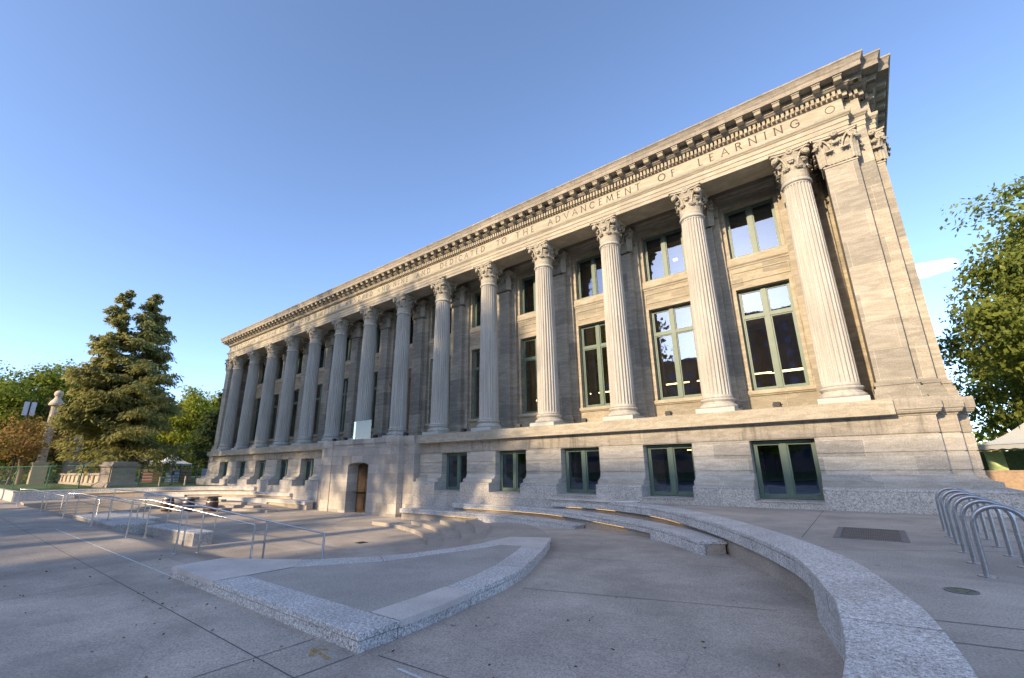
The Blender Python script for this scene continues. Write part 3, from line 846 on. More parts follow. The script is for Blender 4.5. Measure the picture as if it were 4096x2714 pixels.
# front curve runs from the building to the viewer: outward (away from the bowl) is to its left
t2f = resample(catmull([(-18.75,18.5),(-16.3,18.5),(-13.9,18.42),(-11.9,18.05),(-9.5,17.0),(-7.96,16.2),(-7.0,15.6),(-6.03,14.9),(-4.95,13.95),(-3.90,12.72)]), 60)
t3f = resample(catmull([(-22.45,17.85),(-20.5,17.95),(-17.6,17.95),(-15.5,17.85),(-13.6,17.6),(-11.9,17.25),(-9.98,16.62)]), 50)
def clampY(P, y=18.74): return [Vector((p.x, min(p.y, y))) for p in P]
def subpoly(P, f0, f1):
    n = len(P); return P[int(f0*(n-1)):int(f1*(n-1))+1]

def ramp_z(th):
    T = [(0,G0),(25,G0),(33,-0.735),(40,-0.80),(47.6,-0.93),(57,-1.02),(68,-1.16),(80,-1.30),(92,FL),(180,FL)]
    for (a, za), (b, zb) in zip(T[:-1], T[1:]):
        if th <= b: return za+(zb-za)*(th-a)/(b-a)
    return FL
def ground_z(x, y):
    if y < 4.95: return G0
    c = CR if x > XM else CLf
    dx = (x-c[0])*(1 if x > XM else -1); dy = y-c[1]
    r = math.hypot(dx, dy); th = math.degrees(math.atan2(dy, dx))
    z = FL if r < 11.85 else ramp_z(max(0, min(180, th)))
    for ro, en_ in ((12.42,90),(13.05,76.5),(13.57,67.5),(14.12,57.5),(14.85,46.5)):
        if 11.85 <= r < ro:
            if th < en_-1.0: z = FL-0.05
            break
    if x < XM and y < 9 and r >= 11.85: z = max(z, LD) if False else z
    if x < -10.5 and y < 7.2:
        k = (y-5.0)/2.2; z2 = G0+(FL-G0)*max(0,min(1,k)); z = max(z, z2) if y < 7.2 else z
    return z
gx = np.arange(-57.5, 1.01, 0.225); gy = np.arange(-6.0, 19.01, 0.2)
mb = MB(); nx, ny = len(gx), len(gy)
mb.v = [(float(x), float(y), ground_z(float(x), float(y))) for y in gy for x in gx]
mb.f = [[j*nx+i, j*nx+i+1, (j+1)*nx+i+1, (j+1)*nx+i] for j in range(ny-1) for i in range(nx-1)]
mb.m = [0]*len(mb.f); mb.sm = [True]*len(mb.f)
struct('plaza', mb, M['conc'])
# upper pavement on the right of the curved bench
up = MB()
poly = [(p.x, p.y) for p in offs(b1f, 0.5)]
poly = [q for q in poly if q[1] < 18.9]
poly = [(poly[0][0]-0.2, 18.95)] + poly + [(poly[-1][0], -9.0), (70,-9.0), (70,18.95)]
up.prism(list(reversed(poly)), -1.2, 0.0, (False, True))
struct('upper_pavement', up, M['conc'])
lw_ = MB()
lpoly = [(mx_(p.x), p.y) for p in offs(b1f, 0.5)]
lpoly = [q for q in lpoly if 5.2 < q[1] < 18.9]
lpoly = [(lpoly[0][0]+0.2,18.95)]+lpoly+[(mx_(-0.2),5.2),(-300,5.2),(-300,18.95)]
lw_.prism(lpoly, -0.5, 0.08, (False, True))
def grass_mat():
    m, nt, b, out = mat('lawn_grass')
    a = noise(nt, mapped(nt,(1,1,1)), 0.35, 4, 0.6); f = noise(nt, mapped(nt,(1,1,1)), 18, 4, 0.7)
    c = ramp(nt, a, [(0.3,(0.045,0.085,0.018)),(0.7,(0.085,0.13,0.03))]); c = mix(nt, c, ramp(nt, f, [(0.3,0.55),(0.7,1.35)]), 1.0, 'MULTIPLY')
    nt.links.new(c, b.inputs['Base Color']); b.inputs['Roughness'].default_value = 0.9; bump(nt, b, f, 0.6, 0.05); return m
M['grass'] = grass_mat()
struct('lawn', lw_, M['grass'])
gr = MB(); gr.add([(-700,18.9,-0.03),(700,18.9,-0.03),(700,900,-0.03),(-700,900,-0.03)], [(0,1,2,3)])
struct('park_ground', gr, M['grass'])
fg = MB(); fg.add([(-700,-13,-0.70),(700,-13,-0.70),(700,-5.9,-0.70),(-700,-5.9,-0.70)], [(0,1,2,3)])
fg.add([(-700,-5.9,-0.70),(-57.4,-5.9,-0.70),(-57.4,5.3,-0.70),(-700,5.3,-0.70)], [(0,1,2,3)])
struct('pavement', fg, M['conc'])
M['asphalt'] = concrete('road_asphalt', (0.055,0.055,0.058), 0.2, 0.9)
rd = MB(); rd.add([(-700,-27,-0.83),(700,-27,-0.83),(700,-13,-0.83),(-700,-13,-0.83)], [(0,1,2,3)])
rd.add([(-700,-13,-0.83),(700,-13,-0.83),(700,-13,-0.70),(-700,-13,-0.70)], [(0,1,2,3)])
rd.add([(-700,-27,-0.84),(700,-27,-0.84),(700,-27,-0.715),(-700,-27,-0.715)], [(3,2,1,0)])
struct('road', rd, M['asphalt'])
pk = MB(); pk.add([(-700,-900,-0.72),(700,-900,-0.72),(700,-27,-0.72),(-700,-27,-0.72)], [(0,1,2,3)])
struct('park_lawn', pk, M['grass'])

# paving joints and painted line (thin sheets a few mm above the paving)
jn = MB()
def line(mb, a, b, z, w=0.014):
    a = Vector(a); b = Vector(b); d = (b-a).normalized(); n = Vector((-d.y,d.x))*w/2
    mb.add([(*(a-n),z),(*(b-n),z),(*(b+n),z),(*(a+n),z)], [(0,1,2,3)])
zj = G0+0.004
line(jn,(-57,3.06),(0.2,3.06),zj)
for x in (-5.55,-6.5,-13.1,-19.8,-26.5,-33,-40): line(jn,(x,-5.9),(x,3.06) if x not in (-5.55,-6.5) else (x,3.83),zj)
line(jn,(-57,-1.5),(0.2,-1.5),zj)
line(jn,(-5.7,7.56),(-1.6,8.78),zj); line(jn,(-5.3,4.0),(-0.6,4.35),zj); line(jn,(-6.2,10.6),(-2.8,11.6),-0.676)
for a, b in (((-1.54,18.76),(-1.477,12.0)),((0.1,6.66),(5.0,7.6)),((-0.05,5.95),(5,6.9)),((-1.4,10.4),(6,14.4)),((0.33,12.33),(6,13.2)),((-6.6,18.1),(-1.5,16.2)),((-1.5,15.2),(10,15.2)),((2.2,-5),(2.2,18.6)),((6.5,-5),(6.5,18.6))):
    line(jn,a,b,0.004)
for x in (-31.0,-27.94,-24.9): line(jn,(x,7.6),(x,18.3),FL+0.004)
for y in (9.4,12.4,15.4): line(jn,(-38,y),(-17.8,y),FL+0.004)
random.seed(12)
for (cx, cy, a, z) in ((-3.4,6.3,0.5,zj),(-1.9,3.9,2.4,zj),(-8.5,2.2,0.3,zj),(-4.6,8.9,-0.2,zj),(1.9,11.0,1.9,0.004),(0.9,15.6,0.2,0.004)):
    p0 = Vector((cx,cy))
    for k in range(14):
        a += random.uniform(-0.5,0.5); p1_ = p0+Vector((math.cos(a),math.sin(a)))*random.uniform(0.08,0.2); line(jn,p0,p1_,z,0.004); p0 = p1_
o = struct('paving_joints', jn, M['joint'])
wl = MB(); random.seed(3)
x = -27.0
while x < -2.6:
    L = random.uniform(0.5,1.9)
    if not (-12.7 < x < -5.5):
        xb = min(x+L, -12.62) if x < -12.7 else x+L
        line(wl,(x,3.90+random.uniform(-.004,.004)),(xb,3.90),zj+0.001, random.uniform(0.028,0.046))
    x += L+random.choice((0.0,0.02,0.06))
tag(mesh_obj('painted_line', wl, M['white']), 'thin worn white paint line along the paving in front of the planter', 'paint line')
ar = MB()
def pl4(pts, z): ar.add([(p[0],p[1],z) for p in pts], [tuple(range(len(pts)))])
pl4([(-5.70,3.545),(-5.70,3.61),(-6.12,3.635),(-6.12,3.575)], zj); pl4([(-6.20,3.615),(-6.12,3.575),(-5.95,3.72),(-6.02,3.755)], zj+0.001); pl4([(-6.20,3.615),(-6.16,3.66),(-5.93,3.49),(-5.98,3.45)], zj+0.0015)
def spray_mat():
    m, nt, b, out = mat('sprayed_orange'); f = noise(nt, mapped(nt,(1,1,1)), 16, 4, 0.7)
    b.inputs['Base Color'].default_value = (0.55,0.33,0.06,1); b.inputs['Roughness'].default_value = 0.9
    t = nt.nodes.new('ShaderNodeBsdfTransparent'); mx = nt.nodes.new('ShaderNodeMixShader')
    nt.links.new(ramp(nt, f, [(0.40,0.0),(0.62,0.9)]), mx.inputs[0]); nt.links.new(t.outputs[0], mx.inputs[1]); nt.links.new(b.outputs[0], mx.inputs[2]); nt.links.new(mx.outputs[0], out.inputs[0]); return m
tag(mesh_obj('painted_arrow', ar, spray_mat()), 'small faded orange arrow sprayed on the paving', 'arrow marking')

# ------------------------------------------------------------------ curved granite bench walls
def bench(nm, F, zt, zf, back, label, led=None, solid=None, mirror=False, zoff=0.0, foot=-1.75, grp='tiered granite bench walls'):
    """front curve F; zt top, zf underside of the face; led/solid = fractions of the length"""
    X = mx_ if mirror else (lambda v: v)
    def T(P): return [(X(p.x), p.y) for p in P]
    n = len(F); zt += zoff; zf += zoff
    root = empty(nm, (0,0,0), label, 'bench', grp)
    Bk = clampY(offs(F, back)); Fi = offs(F, 0.012); Rc = offs(F, 0.17)
    a = MB(); a.strip(T(F), T(Bk), zt-0.085, zt); bevel(mesh_obj('seat_slab', a, M['gran_bench'], root))
    b = MB(); b.strip(T(Fi), T(clampY(offs(F, 0.25))), zf, zt-0.093); mesh_obj('bench_face', b, M['gran_bench'], root)
    c = MB(); c.strip(T(clampY(Rc)), T(clampY(offs(F, back*0.9))), foot, zf+0.0 if False else zt-0.09); mesh_obj('bench_base', c, M['conc_warm'], root)
    s0, s1 = solid if solid else (0.9,1.0)
    d = MB(); P = subpoly(F, s0, s1); d.strip(T(offs(P,0.012)), T(offs(P,0.2)), foot, zf-0.001); mesh_obj('solid_foot', d, M['gran_bench'], root)
    jt = MB()
    for i in range(3, n-1, 4):
        p = F[i]; q = offs(F, 0.004)[i]; t = (F[min(i+1,n-1)]-F[i-1]).normalized()*0.0035
        jt.strip(T([p-t+ (q-p)*2.4, p+t+(q-p)*2.4]), T([p-t+(q-p)*5, p+t+(q-p)*5]), zf+0.004, zt-0.09)
    for i in range(5, n-2, 9):
        line(jt, T([F[i]])[0], T([Bk[i]])[0], zt+0.002, 0.009)
    mesh_obj('face_joints', jt, M['joint'], root)
    if led:
        for l0, l1 in led:
            e = MB(); P = subpoly(F, l0, l1); e.strip(T(offs(P,0.03)), T(offs(P,0.05)), zf-0.010, zf-0.002); mesh_obj('light_strip', e, M['led'], root)
    return root
NB = len(b1f)
fa = next(i for i,p in enumerate(b1f) if p.y < 8.6)/(NB-1)
bench('curved_bench', b1f, 0.03, -0.28, 0.80, 'long curved grey granite bench wall sweeping past the bike racks to the front edge', led=[(0.03,0.06),(0.085,0.12),(0.20,0.27)], solid=(fa,1.0))
bench('curved_bench', t2f, -0.37, -0.60, 0.78, 'middle granite bench tier ending in a square block below the long curved wall', led=[(0.06,0.46),(0.60,0.72)], solid=(0.82,1.0))
bench('curved_bench', t3f, -0.752, -0.99, 0.72, 'lowest granite bench tier starting at the right side of the stone portal', led=[(0.30,0.47)], solid=(0.5,1.0))
b1l = resample([p for p in b1f if p.y > 4.96], 110)
bench('curved_bench', b1l, 0.03, -0.28, 0.80, 'top granite bench tier with amber strip light below the pedestal and fence', led=[(0.03,0.10),(0.14,0.80)], solid=(0.82,1.0), mirror=True, zoff=0.07)
bench('curved_bench', t2f, -0.37, -0.60, 0.78, 'middle granite bench tier behind the wine barrels, amber light under its lip', led=[(0.04,0.40),(0.42,0.6)], solid=(0.8,1.0), mirror=True, zoff=0.06)
bench('curved_bench', t3f, -0.752, -0.99, 0.72, 'lowest granite bench tier ending at the left side of the stone portal', led=[(0.12,0.5)], solid=(0.5,1.0), mirror=True)
# pale cap slab running from the window sill to the long bench
cs = MB(); cs.prism([(-12.4,18.73),(-12.35,18.42),(-10.6,18.37),(-9.0,18.02),(-8.2,18.3),(-7.9,18.73)][::-1], 0.036, 0.095)
tag(mesh_obj('cap_slab', cs, M['gran_pale']), 'thin pale pink stone slab below the third basement window from the right', 'stone slab')

# ------------------------------------------------------------------ curved steps
def steps(nm, c, flip, label, tmin):
    root = empty(nm, (0,0,0), label, 'steps', 'curved concrete steps down to the sunken floor')
    rad = [11.8,12.42,13.05,13.57,14.12,14.8]; end = [90,76.5,67.5,57.5,46.5]
    for k in range(5):
        a0, a1 = R(tmin), R(end[k]); n = 40
        P = [(c[0]+flip*rad[k]*math.cos(a0+(a1-a0)*i/n), c[1]+rad[k]*math.sin(a0+(a1-a0)*i/n)) for i in range(n+1)]
        Q = [(c[0]+flip*(rad[k+1]+0.05)*math.cos(a0+(a1-a0)*i/n), c[1]+(rad[k+1]+0.05)*math.sin(a0+(a1-a0)*i/n)) for i in range(n+1)]
        mb = MB(); mb.strip(P, Q, -1.75-0.01*k, FL+0.165*(k+1)-(0.0)); mesh_obj('step', mb, M['conc_warm'], root)
    return root
steps('curved_steps', CR, 1, 'curved concrete steps rising from the sunken floor behind the wedge planter', 12)
steps('curved_steps', CLf, -1, 'wide curved concrete steps behind the wine barrels', 10)
ld = MB()
arc = [(CR[0]+14.2*math.cos(R(t)), CR[1]+14.2*math.sin(R(t))) for t in range(47,24,-2)]
lp = arc+[(-8.9,9.7),(-8.5,11.0),(-7.77,11.72),(-8.19,12.27),(-8.8,13.0),(-9.6,13.75),(-10.7,14.45),(-11.6,14.6)]
ld.prism(lp[::-1] if False else lp, -1.6, LD-0.002)
ld.prism([(mx_(x),y) for x,y in [(CR[0]+14.2*math.cos(R(t)), CR[1]+14.2*math.sin(R(t))) for t in range(47,4,-2)]+[(-3.2,5.2),(-3.2,9.5),(-5.8,12.2),(-8.19,13.0),(-9.6,13.9),(-10.7,14.45),(-11.6,14.6)]][::-1], -1.6, LD-0.002)
struct('step_landing', ld, M['conc_warm'])

# ------------------------------------------------------------------ wedge planter
pr = empty('wedge_planter', (0,0,0), 'low wedge shaped granite edged island with concrete top in the foreground', 'planter')
PO = [(-12.62,3.87),(-5.54,3.87),(-5.55,4.5),(-5.60,5.3),(-5.72,6.14),(-5.90,7.3),(-6.14,8.2),(-6.46,9.0),(-6.80,9.75),(-7.14,10.5),(-7.77,11.7),(-8.87,11.18),(-8.85,10.05),(-9.05,8.94),(-9.33,7.95),(-9.68,7.2),(-10.89,5.87),(-12.66,4.88)]
PI_ = [(-11.9,4.42),(-6.18,4.49),(-6.2,4.9),(-6.24,5.5),(-6.34,6.13),(-6.53,7.2),(-6.76,8.0),(-7.05,8.75),(-7.36,9.5),(-7.6,10.05),(-8.0,10.6),(-8.25,10.2),(-8.35,9.6),(-8.64,8.51),(-8.9,7.6),(-9.15,6.90),(-10.27,5.42),(-11.9,4.7)]
ZT = -0.464
def inset(P, d):
    cx = sum(p[0] for p in P)/len(P); cy = sum(p[1] for p in P)/len(P); out = []
    n = len(P)
    for i in range(n):
        a = Vector(P[i-1]); b = Vector(P[i]); c = Vector(P[(i+1)%n]); n1 = (b-a).normalized(); n2 = (c-b).normalized()
        m = Vector((-n1.y-n2.y, n1.x+n2.x)); m = m/(1+n1.dot(n2)); out.append(tuple(b+m*d))
    return out
wf = MB(); wf.prism(inset(PO, 0.012), -1.6, ZT-0.092); mesh_obj('wall_face', wf, M['gran_bench'], pr)
cpg = MB()
n = len(PO)
vs = [(*p,ZT-0.085) for p in PO]+[(*p,ZT) for p in PO]+[(*p,ZT) for p in PI_]+[(*p,ZT-0.085) for p in PI_]
fs = []
for i in range(n):
    j = (i+1)%n; fs += [(i,j,n+j,n+i),(n+i,n+j,2*n+j,2*n+i),(2*n+i,2*n+j,3*n+j,3*n+i),(3*n+i,3*n+j,j,i)]
cpg.add(vs, fs); bevel(mesh_obj('coping', cpg, M['gran_bench'], pr), 0.009)
fi = MB(); fi.prism(PI_, ZT-0.09, ZT-0.006, (False, True)); mesh_obj('concrete_top', fi, M['conc_fill'], pr)
for pts in ([(-12.64,3.855),(-10.30,3.855),(-10.29,4.63),(-10.27,5.42),(-10.87,5.90),(-12.69,4.90)],[(-6.2,4.52),(-5.535,4.52),(-5.58,5.3),(-5.705,6.14),(-6.34,6.13),(-6.25,5.4)],[(-8.89,11.19),(-7.755,11.72),(-7.22,10.63),(-7.6,10.2),(-8.29,10.04),(-8.87,10.05)]):
    sl = MB(); sl.prism(pts, ZT-0.083, ZT+0.006); mesh_obj('pale_slab', sl, M['gran_pale'], pr)
jt = MB(); line(jt,(-10.295,3.86),(-10.265,5.42),ZT+0.010,0.04); line(jt,(-10.3,4.43),(-9.0,4.43),ZT+0.004,0.012); mesh_obj('mortar_line', jt, M['white'], pr)
jt = MB()
for x in (-8.6,): line(jt,(x,3.87),(x,4.45),ZT+0.003,0.008)
for a, b in (((-5.545,4.50),(-6.19,4.48)),((-5.72,6.15),(-6.345,6.14)),((-6.14,8.2),(-6.77,8.0)),((-9.68,7.2),(-9.15,6.9))): line(jt,a,b,ZT+0.003,0.012)
for p in ((-5.556,4.5),(-5.725,6.15)): jt.box((p[0]-0.02,p[1]-0.005,-1.0),(p[0]-0.004,p[1]+0.005,ZT-0.09))
mesh_obj('coping_joints', jt, M['joint'], pr)

# granite blocks along the slope
for nm, pts, zt, lab in (('granite_block',[(-27.2,6.95),(-22.1,7.30),(-22.0,7.98),(-24.0,7.95),(-27.2,7.9)],-0.86,'granite block with a sunlit end beside the ramp handrails'),
                         ('granite_block',[(-36.0,5.75),(-27.2,5.75),(-27.2,7.3),(-30.0,7.35),(-36.0,7.3)],-0.72,'long low granite block in shade at the foot of the far handrails'),
                         ('granite_block',[(-37.0,7.45),(-30.1,7.42),(-30.0,8.3),(-37.0,8.3)],-0.80,'granite block behind the long low one, its end catching the sun')):
    root = empty(nm, (0,0,0), lab, 'granite block', 'granite blocks by the ramp')
    a = MB(); a.prism(inset(pts,0.012), -1.7, zt-0.08); mesh_obj('block_body', a, M['gran_base'], root)
    a = MB(); a.prism(pts, zt-0.075, zt); bevel(mesh_obj('cap', a, M['gran_bench'], root))
# sunlit retaining wall along the lawn on the left
rw = MB(); rw.box((-300,4.95,-1.0),(mx_(-0.35),5.2,0.11)); rw.box((-300,4.92,0.03),(mx_(-0.35),5.25,0.115))
tag(mesh_obj('retaining_wall', rw, M['gran_pale']), 'low pale retaining wall along the lawn, bright in the sun', 'wall')

# ------------------------------------------------------------------ stainless handrails
def rail(base, top, flat, end, label, r=0.028, mid=0.55):
    root = empty('handrail', base, label, 'handrail', 'stainless handrails of the ramp')
    b = Vector(base); t = Vector(top)-b; f = Vector(flat)-b; e = Vector(end)-b
    zg = lambda q: ground_z(q.x+b.x, q.y+b.y)-b.z
    eb = Vector((e.x,e.y,zg(e)))
    m = MB(); m.tube([t, f, e, eb+Vector((0,0,0.0))], r, 10); mesh_obj('rail', m, M['steel'], root)
    q = f.lerp(e, mid)
    for pt in (t, q, e):
        m = MB(); fz = Vector((pt.x,pt.y,max(zg(pt), -1.4)))
        m.tube([fz, pt-Vector((0,0,0.02))], r*0.92, 10); m.tube([fz, fz+Vector((0,0,0.22))], r*1.25, 10); m.lathe([(0.085,fz.z),(0.085,fz.z+0.018),(0.03,fz.z+0.03)], 14, c=(fz.x,fz.y))
        mesh_obj('post', m, M['steel'], root)
    return root
H = 1.275
rail((-15.88,4.86,G0),(-15.88,4.86,0.59),(-15.55,5.25,0.57),(-11.9,7.0,-0.10),'nearest stainless handrail, sloping down behind the wedge planter')
rail((-21.30,4.94,G0),(-21.30,4.94,0.585),(-20.9,5.35,0.57),(-15.5,6.75,-0.08),'stainless handrail next behind the nearest one')
rail((-26.9,4.95,G0),(-26.9,4.95,0.55),(-26.5,5.3,0.53),(-21.4,6.75,0.0),'stainless handrail in front of the sunlit floor, third from the planter')
rail((-33.2,4.95,G0),(-33.2,4.95,0.50),(-32.7,5.4,0.48),(-27.4,6.6,0.05),'fourth stainless handrail from the planter')
rail((-40.5,4.95,G0),(-40.5,4.95,0.46),(-40.0,5.4,0.45),(-34.5,6.5,0.05),'fifth stainless handrail, in front of the bright retaining wall')
rail((-49.0,4.7,G0),(-49.0,4.7,0.42),(-48.4,5.2,0.41),(-43.0,6.2,0.05),'farthest stainless handrail by the green fence')
def rail2(pts, label):
    root = empty('handrail', pts[0], label, 'handrail', 'stainless handrails of the ramp')
    b = Vector(pts[0]); P = [Vector(p)-b for p in pts]
    tops = [p+Vector((0,0,H)) for p in P]
    m = MB(); m.tube(tops, 0.028, 10); mesh_obj('rail', m, M['steel'], root)
    for p, t in zip(P, tops):
        m = MB(); m.tube([p, t], 0.026, 10); m.lathe([(0.085,p.z),(0.085,p.z+0.018),(0.03,p.z+0.03)], 14, c=(p.x,p.y)); mesh_obj('post', m, M['steel'], root)
rail2([(-34.9,7.15,-0.72),(-28.8,7.2,-0.72),(-25.6,7.3,-0.86),(-23.3,8.45,FL)], 'low stainless handrail standing on the granite blocks')

# ------------------------------------------------------------------ things on the upper pavement
rk0 = empty('bike_rack', (0.985,9.45,0), None, 'bike rack', 'row of hoop bike racks')
m = MB(); w = 0.56; h0 = 0.66; r = 0.27
m.tube([(0,0,0),(0,0,h0)]+[(w/2-w/2*math.cos(PI*i/16),0,h0+r*math.sin(PI*i/16)) for i in range(1,16)]+[(w,0,h0),(w,0,0)], 0.034, 14)
mesh_obj('hoop', m, M['galv'], rk0)
for x in (0,w):
    m = MB(); m.lathe([(0.105,0),(0.105,0.012),(0.036,0.014)], 20, c=(x,0)); mesh_obj('base_plate', m, M['galv'], rk0)
labs = ['nearest steel hoop bike rack, cut by the right edge','second steel hoop bike rack from the front','third steel hoop bike rack from the front','third steel hoop bike rack from the building','second steel hoop bike rack from the building','steel hoop bike rack closest to the building']
for i in range(6):
    o = rk0 if i == 0 else copy_tree(rk0)
    o.location = (0.985+0.012*i, 9.45+1.06*i, 0); o['label'] = labs[i]
gt = empty('drain_grate', (-0.31,13.3,0), 'rectangular steel grate set in the pavement near the bike racks', 'grate')
m = MB(); X0,X1,Y0,Y1 = -0.63,0.63,-0.98,0.98
for a in ((X0,Y0,X1,Y0+0.05),(X0,Y1-0.05,X1,Y1),(X0,Y0+0.05,X0+0.11,Y1-0.05),(X1-0.11,Y0+0.05,X1,Y1-0.05)): m.box((a[0],a[1],0.001),(a[2],a[3],0.012))
mesh_obj('frame', m, M['grate'], gt)
m = MB()
for i in range(34): x = X0+0.12+i*(1.02/33); m.box((x-0.006,Y0+0.05,0.003),(x+0.006,Y1-0.05,0.010))
for y in (-0.45,0.0,0.45): m.box((X0+0.11,y-0.02,0.004),(X1-0.11,y+0.02,0.0105))
mesh_obj('bars', m, M['grate'], gt)
m = MB(); m.add([(X0+0.1,Y0+0.05,0.002),(X1-0.1,Y0+0.05,0.002),(X1-0.1,Y1-0.05,0.002),(X0+0.1,Y1-0.05,0.002)], [(0,1,2,3)]); mesh_obj('pit', m, M['black'], gt)
mc = empty('utility_cover', (0.59,8.26,0), 'small round green utility cover in the pavement', 'utility cover')
M['green_lid'] = plain('green_lid', (0.06,0.11,0.075), 0.5, nz=0.5, scale=30)
m = MB(); m.lathe([(0.165,0.001),(0.165,0.012),(0.135,0.012),(0.135,0.004)], 28); mesh_obj('ring', m, M['grate'], mc)
m = MB(); m.lathe([(0.132,0.001),(0.132,0.007),(0.05,0.012),(0.0001,0.012)], 28)
for k in range(6): a = k*PI/3; m.box((0.08*math.cos(a)-0.015,0.08*math.sin(a)-0.015,0.008),(0.08*math.cos(a)+0.015,0.08*math.sin(a)+0.015,0.014))
mesh_obj('lid', m, M['green_lid'], mc)
m = MB(); m.box((-17.25,11.5,FL+0.001),(-16.85,11.9,FL+0.008))
for k in range(5): m.box((-17.22+k*0.08,11.54,FL+0.008),(-17.19+k*0.08,11.86,FL+0.011))
tag(mesh_obj('floor_drain', m, M['black']), 'small dark drain plate in the sunken floor', 'drain')

# barrels
M['barrel'] = plain('barrel_oak', (0.075,0.035,0.022), 0.55, nz=0.4, scale=14)
M['hoop'] = plain('barrel_hoop', (0.42,0.40,0.38), 0.45, 0.7, nz=0.3, scale=20)
b0 = empty('wine_barrel', (0,0,FL), None, 'barrel', 'wooden barrels on the sunken floor')
pf = [(0.30+0.105*math.sin(PI*t), 1.02*t) for t in [i/14 for i in range(15)]]
m = MB(); m.smooth = True; m.lathe(pf[:-1]+[(pf[-1][0],1.02),(pf[-1][0]-0.03,1.02),(pf[-1][0]-0.03,0.98)], 28, rad=lambda r,z,a: r*(1+0.006*math.cos(a*14))); mesh_obj('staves', m, M['barrel'], b0)
for z0, z1 in ((0.0,0.07),(0.22,0.28),(0.70,0.76),(0.94,1.01)):
    rr = lambda z: 0.30+0.105*math.sin(PI*z/1.02)+0.008
    m = MB(); m.lathe([(rr(z0)-0.02,z0),(rr(z0),z0),(rr(z1),z1),(rr(z1)-0.02,z1)], 28); mesh_obj('hoop', m, M['hoop'], b0)
for i, (x, y, lb) in enumerate(((-41.75,11.75,'wooden wine barrel farthest from the portal'),(-40.2,12.6,'wooden wine barrel in the middle of the three'),(-38.75,13.65,'wooden wine barrel closest to the portal'))):
    o = b0 if i == 0 else copy_tree(b0)
    o.location = (x,y,FL); o['label'] = lb
m = MB(); m.lathe([(0.55,0),(0.55,0.035),(0.0001,0.035)], 28)
o = mesh_obj('barrel_top', m, M['black']); o.location = (-38.75,13.65,FL+1.022); tag(o, 'dark round table top lying on the barrel nearest the portal', 'table top')

# floodlights on the ledge
fl0 = empty('floodlight', (0,0,ZL), None, 'floodlight', 'floodlights on the ledge')
m = MB(); m.box((-0.10,-0.09,0.06),(0.10,0.10,0.22)); m.box((-0.115,-0.115,0.05),(0.115,-0.085,0.23))
for k in range(5): m.box((-0.09+k*0.04,0.10,0.08),(-0.075+k*0.04,0.14,0.2))
mesh_obj('lamp_body', m, M['black'], fl0)
m = MB()
for s in (-1,1): m.box((s*0.13-0.012,-0.02,0.0),(s*0.13+0.012,0.02,0.16)); m.tube([(s*0.10,0,0.14),(s*0.175,0,0.14)],0.022,8)
m.box((-0.14,-0.03,0.0),(0.14,0.03,0.02)); mesh_obj('bracket', m, M['black'], fl0)
fpos = [(-2.40,'floodlight on the ledge between the first two columns from the right'),(-6.50,'floodlight on the ledge between the second and third columns from the right'),(-10.62,'floodlight on the ledge between the third and fourth columns from the right'),(-14.60,'floodlight on the ledge between the fourth and fifth columns from the right'),(-18.70,'floodlight on the ledge between the fifth and sixth columns from the right'),(-23.45,'floodlight on the portal beside the right end of the balcony'),(-26.75,'floodlight just right of the clear glass panel'),(-30.4,'floodlight just left of the clear glass panel'),(-31.9,'leftmost floodlight above the portal')]
for i, (x, lb) in enumerate(fpos):
    o = fl0 if i == 0 else copy_tree(fl0)
    o.location = (x,19.32 if x > -20 else 18.85,ZL+(0.005 if x > -20 else 0.017)); o['label'] = lb
    o.rotation_euler.z = R((7*i) % 23-10)
m = MB(); m.tube([(0,0,0),(0,0,0.55)],0.02,8); m.ellipsoid((0,0,0.60),(0.07,0.07,0.07),10,8); m.box((-0.1,-0.1,0),(0.1,0.1,0.05))
o = mesh_obj('camera_post', m, M['galv']); o.location = (-23.7,18.75,3.522); tag(o, 'thin post with a small round head beside the sixth column from the right', 'post')
gp = empty('glass_panel', (-28.0,18.62,3.517), 'clear glass balcony panel above the portal reflecting bright buildings', 'glass panel')
M['panel_glass'] = glass_mat('balcony_glass', 0.05, (0.88,0.92,0.90), (1.0,0.97,0.90))
m = MB(); m.box((-1.05,-0.012,0.03),(1.05,0.012,1.28)); mesh_obj('pane', m, M['panel_glass'], gp)
m = MB(); m.box((-1.08,-0.04,0),(1.08,0.04,0.05)); mesh_obj('shoe', m, M['galv'], gp)
# pigeons on the sixth column's capital
def pigeon(loc, rz, lb):
    root = empty('pigeon', loc, lb, 'pigeon', 'pigeons on a capital', rz)
    m = MB(); m.smooth = True
    # body as one tapering surface from tail to beak
    sp = [(-0.20,0.045,0.012),(-0.14,0.05,0.03),(-0.08,0.07,0.055),(0.0,0.085,0.07),(0.06,0.105,0.062),(0.10,0.14,0.042),(0.115,0.175,0.032),(0.13,0.20,0.034),(0.155,0.205,0.02),(0.18,0.20,0.006)]
    m.tube([(a,0,b) for a,b,c in sp], [c for a,b,c in sp], 10); mesh_obj('body', m, M['galv_bird'], root)
    for s in (-1,1):
        m = MB(); m.tube([(0.0,s*0.02,0.03),(0.0,s*0.02,0.0),(0.025,s*0.02,0.0)],0.006,6); mesh_obj('leg', m, M['orange'], root)
        m = MB(); m.smooth = True; m.ellipsoid((-0.03,s*0.058,0.095),(0.11,0.016,0.045),10,6); mesh_obj('wing', m, M['black'], root)
M['galv_bird'] = plain('pigeon_grey', (0.09,0.10,0.12), 0.8, nz=0.4, scale=30)
pigeon((XC[5]+0.66,19.36,ZC-0.006), 0.6, 'grey pigeon perched on the front corner of a column capital')
pigeon((XC[5]+0.30,19.40,ZC-0.006), 2.4, 'grey pigeon crouched over the middle of the same capital')
